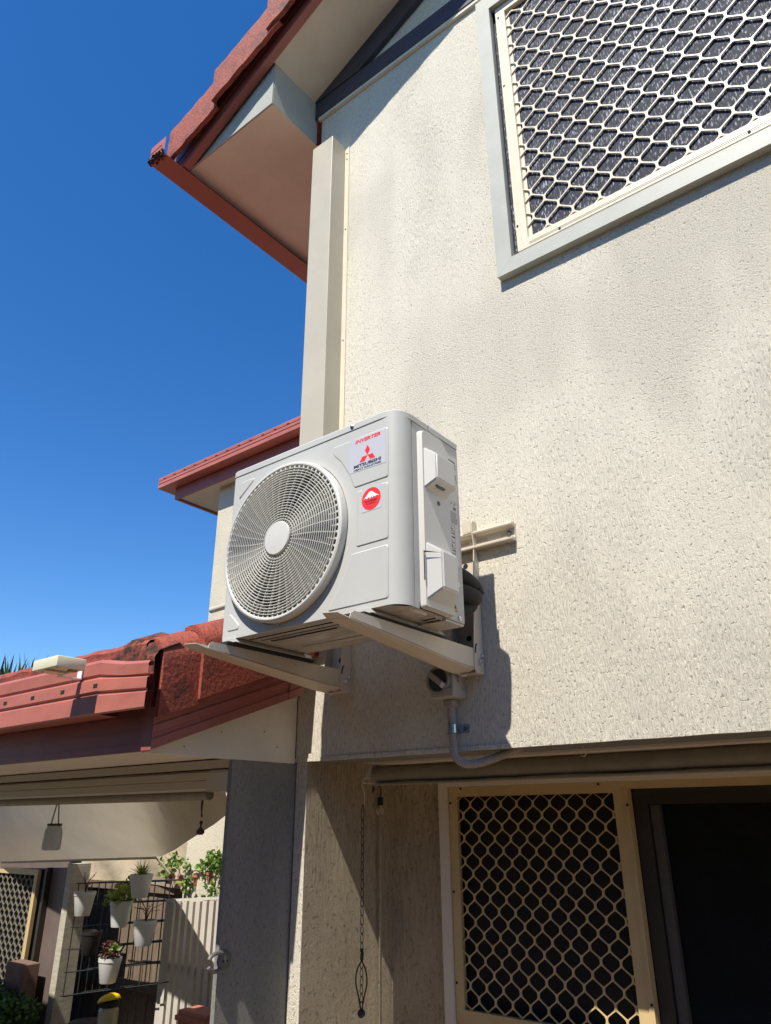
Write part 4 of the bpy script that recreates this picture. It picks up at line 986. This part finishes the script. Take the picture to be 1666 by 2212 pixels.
obj('clip_body',bm,mat('clip_plastic',(.13,.125,.11),.5),lt,smooth=True,auto=True)
bm=B()
for y in (-.350,-.330): lathe(bm,(-.2375,y,1.258),[(.005,0),(.005,.0012)],10,'x')
obj('clip_screw',bm,M_void,lt)
# ================================================================ COURTYARD BEHIND THE PORCH
sail=[(-5.75,1.4,1.90),(-1.75,.95,1.83)]
bm=B(); hem=[Vector((-6.95,2.0,1.325)).lerp(Vector((-3.99,2.0,1.445)),i/14) for i in range(15)]
upper=[]
hem_c=hem+[Vector((-3.72,1.87,1.466)),Vector((-3.42,1.70,1.497)),Vector((-3.059,1.5,1.538)),Vector((-2.55,1.22,1.612)),Vector((-1.875,.9,1.727)),Vector((-1.613,.8,1.798))]
N=len(hem_c); rows=[]
A0=Vector((-5.75,1.0,2.50)); A1=Vector((-1.60,.60,2.30))
for j in range(9):
    t=j/8; row=[]
    for i,h in enumerate(hem_c):
        up=A0.lerp(A1,i/(N-1)); p=h.lerp(up,t); p=p+Vector((0,0,-.025*math.sin(math.pi*t)*math.sin(math.pi*i/(N-1)))); row.append(bm.verts.new(p))
    rows.append(row)
for j in range(8):
    for i in range(N-1): bm.faces.new((rows[j][i],rows[j][i+1],rows[j+1][i+1],rows[j+1][i]))
sl_=thing('shade_awning','cream cloth awning hanging behind the glass jar','awning',(-4,1.6,1.4))
obj('awning_cloth',bm,M_sail,sl_,smooth=True)
bm=B(); tube(bm,[p+Vector((0,0,-.005)) for p in hem_c[:15]],.012,8); tube(bm,[(-3.99,2.0,1.44),(-3.93,2.12,1.30)],.012,6); obj('front_bar',bm,M_post,sl_)
# far soffit/building beyond the cloth
nb=thing('neighbour_house','beige neighbouring house with a louvred window beyond the cloth screen','house',(-8,5,-.3))
bm=B(); box(bm,-14,-2.2,5.0,5.3,-.3,2.7); obj('wall',bm,mat('neighbour_render',(.20,.175,.14),.9,(.15,.13,.105),3),nb)
wn=None
bm=B()
for k in range(16): box(bm,-7.0,-6.6,4.97,4.995,1.38+.021*k,1.394+.021*k)
box(bm,-7.04,-7.0,4.96,4.999,1.36,1.72); box(bm,-6.6,-6.56,4.96,4.999,1.36,1.72); obj('louvre_window',bm,M_gate,nb)
# paling fence and cloth on it
fn=thing('paling_fence','dark weathered timber fence behind the gate and the pots','fence',(-5.5,2.8,-.3))
for k in range(46):
    bm=B(); x=-9.2+.15*k; box(bm,x,x+.138,2.80+.004*(k%3),2.818+.004*(k%3),-.3,1.30+.02*random.random()); obj('paling',bm,M_fence,fn)
bm=B(); box(bm,-9.2,-2.3,2.772,2.798,.15,.24); box(bm,-9.2,-2.3,2.772,2.798,1.05,1.13); objs('rail',bm,M_fence,fn)
bm=B(); rows=[]
for j in range(7):
    rows.append([bm.verts.new((-9.2+.14*i,2.76+.025*math.sin(i*.9+j*.8)+.02*math.sin(i*.37),1.12+.062*j+.02*math.sin(i*.3)+.022*i*.14*(j/6))) for i in range(50)])
for j in range(6):
    for i in range(49): bm.faces.new((rows[j][i],rows[j][i+1],rows[j+1][i+1],rows[j+1][i]))
tag(obj('screening_cloth',bm,M_cloth,smooth=True),'wrinkled beige cloth tied along the top of the dark fence','cloth')
# gate
gt=thing('slatted_gate','pale vertical slatted gate with a shadow crossing it','gate',(-3.6,2.2,-.3))
bm=B(); box(bm,-4.03,-3.97,2.185,2.225,-.25,1.062); box(bm,-3.14,-3.08,2.185,2.225,-.25,1.12); objs('gate_stile',bm,M_gate,gt)
bm=B(); prism(bm,[(-4.03,2.18,1.062),(-3.08,2.18,1.138),(-3.08,2.18,1.160),(-4.03,2.18,1.084)],(0,.05,0)); box(bm,-3.969,-3.141,2.20,2.222,.55,.60); box(bm,-3.969,-3.141,2.20,2.222,-.2,-.15); objs('gate_rail',bm,M_gate,gt)
x=-3.945
while x<-3.16:
    bm=B(); box(bm,x,x+.058,2.165,2.195,-.22,1.058+.08*(x+4.03)); obj('slat',bm,M_gate,gt); x+=.092
# post
bm=B(); box(bm,-5.475,-5.37,2.0,2.20,-.3,1.35,.004); tag(obj('timber_post',bm,M_post),'cream painted timber post at the corner of the pot rack','post')
# left screen door in dark jamb
ld=thing('screen_door','cream framed diamond mesh security door at the far left behind the jar','door',(-6.5,2.05,-.3))
bm=B(); box(bm,-5.86,-5.56,2.06,2.10,-.3,1.60); obj('jamb',bm,M_maroon,ld)
bm=B(); box(bm,-6.165,-6.10,2.03,2.07,-.3,1.27); box(bm,-7.6,-7.54,2.03,2.07,-.3,1.27); box(bm,-7.54,-6.165,2.03,2.07,1.215,1.27); objs('door_frame',bm,M_door,ld)
bm=mesh_screen(-7.54,-6.165,-.3,1.215,.105,.125,.005,.2,.01,2.045,-7.5,-.3); obj('security_mesh',bm,mat('dull_mesh_paint',(.17,.15,.11),.6),ld)
bm=B(); box(bm,-9,-5.56,2.11,2.20,-.3,1.9); obj('dark_room',bm,M_void,ld)
bm=B(); box(bm,-9,-5.86,2.06,2.105,1.275,1.9); obj('door_head',bm,M_maroon,ld)
bm=B(); box(bm,-5.875,-5.865,2.0,2.06,-.3,1.3); box(bm,-6.02,-5.88,2.06,2.10,-.3,1.272); obj('sliding_sash',bm,M_dk,ld)
# brick pier under the door edge
bm=B(); box(bm,-6.00,-5.66,1.80,1.97,-.3,.46,.01); tag(obj('brick_pier',bm,M_brick),'low brown brick pier between the mesh door and the post','pier')
# rack
rk=thing('pot_rack','black wire grid rack holding the hanging pots','rack',(-4.6,2.05,.2))
bm=B()
for yo in (2.05,2.28):
    x=-5.30
    nx=7
    for i in range(nx):
        xx=-5.30+i*(1.42/(nx-1)); zt=1.17+.055*(xx+5.3); zb_=.20+.18*(xx+5.3); tube(bm,[(xx,yo,zb_),(xx,yo,zt)],.006,5)
    for k in range(6):
        t=k/5; tube(bm,[(-5.34,yo,.20+(1.17-.20)*t),(-3.85,yo,(.46)*(1-t)+1.25*t)],.006,5)
for xx,zb_,zt in ((-5.3,.20,1.17),(-3.88,.455,1.25)): tube(bm,[(xx,2.05,zb_),(xx,2.28,zb_)],.006,5); tube(bm,[(xx,2.05,zt),(xx,2.28,zt)],.006,5)
obj('wire_grid',bm,M_wire,rk)
# pots
def pot(name,c,ztop,zbot,m,plants,label,r=.102):
    t=thing(name,label,'plant pot',(c,1.93,zbot),'pots hanging on the wire rack')
    bm=B(); lathe(bm,(c,1.93,0),[(r*.66,zbot),(r*.68,zbot+.003),(r*.95,ztop-.035),(r,ztop-.03),(r,ztop),(r*.93,ztop),(r*.9,ztop-.02)],28,'z',cap=False); bm.faces.new([v for v in bm.verts if abs(v.co.z-zbot)<1e-6][::-1]); obj('pot_body',bm,m,t,smooth=True,auto=True)
    bm=B(); lathe(bm,(c,1.93,ztop-.022),[(r*.91,0),(r*.3,.004)],20,'z'); obj('potting_soil',bm,M_soil,t)
    plants(c,1.93,ztop,t); return t
def pl_twigs(x,y,z,t):
    bm=B()
    for k in range(12):
        a=random.uniform(0,6.28); e=random.uniform(.5,1.3); L=random.uniform(.08,.2); tube(bm,[(x,y,z-.02),(x+.5*L*math.cos(a)*math.cos(e)+.02*random.random(),y,z+.5*L),(x+L*math.cos(a)*math.cos(e),y+L*math.sin(a)*math.cos(e),z+L*math.sin(e))],.003,4)
    obj('dry_stem',bm,M_redl,t)
def pl_grass(x,y,z,t):
    bm=B(); blades(bm,(x,y,z-.02),110,.20,.007,1.1); obj('foliage',bm,M_leafy,t)
def pl_leafy(x,y,z,t):
    bm=B(); leaves(bm,(x+.0,y,z+.05),(.16,.12,.09),150,.055,(0,)); leaves(bm,(x-.15,y,z-.01),(.07,.07,.05),40,.05,(1,)); leaves(bm,(x+.12,y,z+.12),(.08,.07,.1),60,.05,(0,)); obj('foliage',bm,[M_leafy,M_leaf],t)
def pl_red(x,y,z,t):
    bm=B(); leaves(bm,(x,y,z+.05),(.10,.09,.08),130,.04,(0,)); leaves(bm,(x+.13,y-.06,z+.09),(.04,.04,.03),18,.05,(1,)); obj('foliage',bm,[M_redl,M_leaf],t)
pot('hanging_pot',-4.97,1.122,.915,M_pot,pl_twigs,'white pot with dry red twigs, nearest the timber post')
pot('hanging_pot',-4.345,1.075,.865,M_pot,pl_leafy,'white pot with lime green leaves spilling over its rim')
pot('hanging_pot',-4.085,1.305,1.115,M_pot,pl_grass,'white pot with yellow grassy blades, topmost on the rack')
pot('hanging_pot',-3.955,.945,.75,M_pot,lambda *a:pl_twigs(*a),'white pot with almost no plant beside the gate')
pot('hanging_pot',-4.77,.805,.61,M_bpot,lambda *a:None,'black empty pot in the middle of the rack',.098)
pot('hanging_pot',-4.415,.620,.425,M_pot,pl_red,'white pot with a dark red succulent, lowest on the rack')
# small terracotta pots on the fence with vine
for i,(x,z) in enumerate(((-4.60,1.214),(-4.386,1.20),(-4.157,1.218),(-3.95,1.246),(-3.77,1.252))):
    bm=B(); lathe(bm,(x,2.62,z-.05),[(.030,0),(.045,.07),(.052,.072),(.052,.095),(.045,.095),(.04,.07)],16,'z')
    tag(obj('terracotta_pot',bm,M_terra,smooth=True,auto=True),'tiny terracotta pot in the row along the fence top above the gate','plant pot','row of tiny terracotta pots on the fence')
vn=thing('vine','green leafy vine trailing along the fence top above the gate','vine',(-4.1,2.6,1.2))
bm=B()
for x,z,r,n_ in ((-4.62,1.30,.10,30),(-4.48,1.38,.07,26),(-4.30,1.34,.08,24),(-4.23,1.17,.10,34),(-3.85,1.38,.12,90),(-3.66,1.34,.14,110),(-3.86,1.12,.09,40),(-3.62,1.12,.12,60),(-4.02,1.32,.08,24),(-3.5,1.3,.15,90)): leaves(bm,(x,2.58,z),(r,.08,r),int(n_*1.8),.052,(0,0,1))
obj('foliage',bm,[M_leaf,M_leafy],vn)
bm=B(); tube(bm,curve([(-4.7,2.6,1.25),(-4.5,2.58,1.42),(-4.35,2.6,1.2),(-4.15,2.58,1.3),(-3.9,2.6,1.25),(-3.6,2.6,1.4),(-3.4,2.6,1.2)]),.006,5); obj('stem',bm,M_bark,vn)
# dark debris pot/hanging foliage right of the pots
# sprayer bottle
sp_=thing('spray_bottle','clear bottle with a bright yellow cap under the pot rack','bottle',(-4.30,1.9,0))
bm=B(); lathe(bm,(-4.30,1.9,-.02),[(.085,0),(.085,.26),(.07,.285),(.05,.29)],24,'z'); obj('bottle_body',bm,mat('cloudy_plastic',(.35,.35,.28),.25,(.40,.33,.10),3),sp_,smooth=True,auto=True)
bm=B(); lathe(bm,(-4.30,1.9,.265),[(.075,0),(.08,.03),(.06,.045)],20,'z'); obj('collar',bm,M_black,sp_)
bm=B(); lathe(bm,(-4.31,1.9,.305),[(.095,0),(.098,.012),(.075,.04),(.04,.055),(.005,.06)],24,'z'); 
for v in bm.verts: v.co.z+=.25*(v.co.x+4.31)
obj('cap',bm,M_yellow,sp_,smooth=True)
bm=B(); lathe(bm,(-4.62,1.9,0),[(.17,-.1),(.18,.08),(.14,.12),(.02,.13)],24,'z'); tag(obj('round_bin',bm,M_bpot,smooth=True),'round black lid just left of the yellow capped bottle','bin')
bm=B(); box(bm,-3.20,-2.85,1.78,1.98,-.3,.40,.012); box(bm,-3.215,-2.835,1.765,1.995,.33,.365,.004); tag(obj('terracotta_trough',bm,M_terra),'brown terracotta trough at the foot of the gate','planter')
# shrub bottom-left
sh=thing('shrub','dense green shrub in the bottom left corner below the mesh door','shrub',(-5.6,1.7,-.3))
bm=B(); random.seed(11)
for c,r,n_ in (((-5.75,1.70,.02),(.34,.25,.22),1500),((-5.42,1.65,.08),(.26,.22,.18),900),((-6.05,1.75,.10),(.30,.2,.2),900)): leaves(bm,c,r,n_,.055,(0,0,1))
leaves(bm,(-5.62,1.48,-.06),(.18,.06,.16),160,.06,(2,)); obj('foliage',bm,[M_leafd,M_leaf,M_leafy],sh)
bm=B(); tube(bm,[(-5.7,1.7,-.3),(-5.68,1.7,0)],.02,6); tube(bm,[(-5.7,1.7,-.2),(-5.45,1.68,.05)],.012,6); obj('trunk',bm,M_bark,sh)
# palm over the roof
pm=thing('palm_tree','palm crown showing over the lower roof at the left edge','palm',(-10.8,3.5,-.3))
bm=B(); tube(bm,[(-10.8,3.5,-.3),(-10.75,3.5,3.4)],.14,10); obj('trunk',bm,M_bark,pm)
bm=B(); random.seed(5)
for k in range(36):
    a=random.uniform(0,6.28); e=random.uniform(.9,1.45); L=random.uniform(.7,1.05); c0=Vector((-10.75+random.uniform(-.55,.55),3.5+random.uniform(-.3,.3),3.55)); d=Vector((math.cos(a)*math.cos(e),math.sin(a)*math.cos(e),math.sin(e))); s_=Vector((-math.sin(a),math.cos(a),0))*.035
    v=[bm.verts.new(q) for q in (c0-s_,c0+s_,c0+d*L*.6+s_*.8,c0+d*L,c0+d*L*.6-s_*.8)]; bm.faces.new(v)
obj('fronds',bm,M_palm,pm)
# ================================================================ FAR SECTION OF HOUSE
fh=thing('house','cream rendered house wing with red gutter behind the air conditioner','house',(-3,3,-.3))
bm=B(); quadf(bm,(-4.335,2.6,-.3),(-.26,2.6,-.3),(-.26,2.6,5.52),(-4.335,2.6,5.52)); quadf(bm,(-4.335,2.6,-.3),(-4.335,7,-.3),(-4.335,7,5.52),(-4.335,2.6,5.52)); obj('wall',bm,M_farw,fh)
bm=B(); box(bm,-4.98,-.26,2.47,7,5.50,5.515); obj('eave_soffit',bm,M_soff,fh)
bm=B(); box(bm,-5.02,-.26,2.44,2.465,5.475,5.66); box(bm,-5.02,-4.985,2.466,7,5.475,5.62); objs('fascia',bm,M_red,fh)
bm=B(); pr=[(y,z) for y,z in gutter_profile(5.625,5.775,2.30,.13)]; strip(bm,[(-5.20,y,z) for y,z in pr],(4.94,0,0)); bm.faces.new([bm.verts.new((-5.20,y,z)) for y,z in pr[:-2]]); quadf(bm,(-5.20,2.43,5.635),(-.26,2.43,5.635),(-.26,2.43,5.76),(-5.20,2.43,5.76)); strip(bm,[(-5.20,2.43,5.775),(-5.20,2.43,5.625),(-5.02,2.43,5.625)],(0,4.5,0)); obj('gutter',bm,M_redcl,fh)
bm=B()
for k in range(24): box(bm,-5.1+.2*k,-5.06+.2*k,2.2965,2.2985,5.735,5.742)
objs('overflow_slot',bm,M_void,fh)
bm=B(); quadf(bm,(-5.2,2.32,5.77),(-.26,2.32,5.77),(-.26,7,7.3),(-4.3,7,7.3)); obj('roof',bm,M_tile,fh)
bm=B(); tube(bm,[(-4.10,2.45,3.885),(-3.6,2.45,3.90)],.035,14,cap=False); tag(obj('drain_pipe',bm,M_pipe,smooth=True),'short cream pipe end sticking out left of the air conditioner','pipe')

hd=thing('sky_blocker','unseen leafy screen added behind the camera to cut sky light','sky_blocker',(0,-7,-.3))  # unseen greenery, added to block low skylight on the shaded walls
bm=B(); random.seed(2)
for i in range(40): leaves(bm,(-19+i,-7.2,3.1),(.9,.6,3.5),300,.34,(0,1))
obj('foliage',bm,[M_leafd,M_leaf],hd)
bm=B()
for i in range(20): tube(bm,[(-19+2*i,-7.3,-.3),(-19+2*i,-7.3,6.2)],.05,6)
obj('branches',bm,M_bark,hd)
bm=B(); box(bm,-22,22,-7.9,-7.8,-.3,3.9); tag(obj('sky_blocker_fence',bm,M_fence),'unseen dark fence added behind the leafy screen to cut sky light','fence')  # unseen, added with the greenery to keep low skylight out
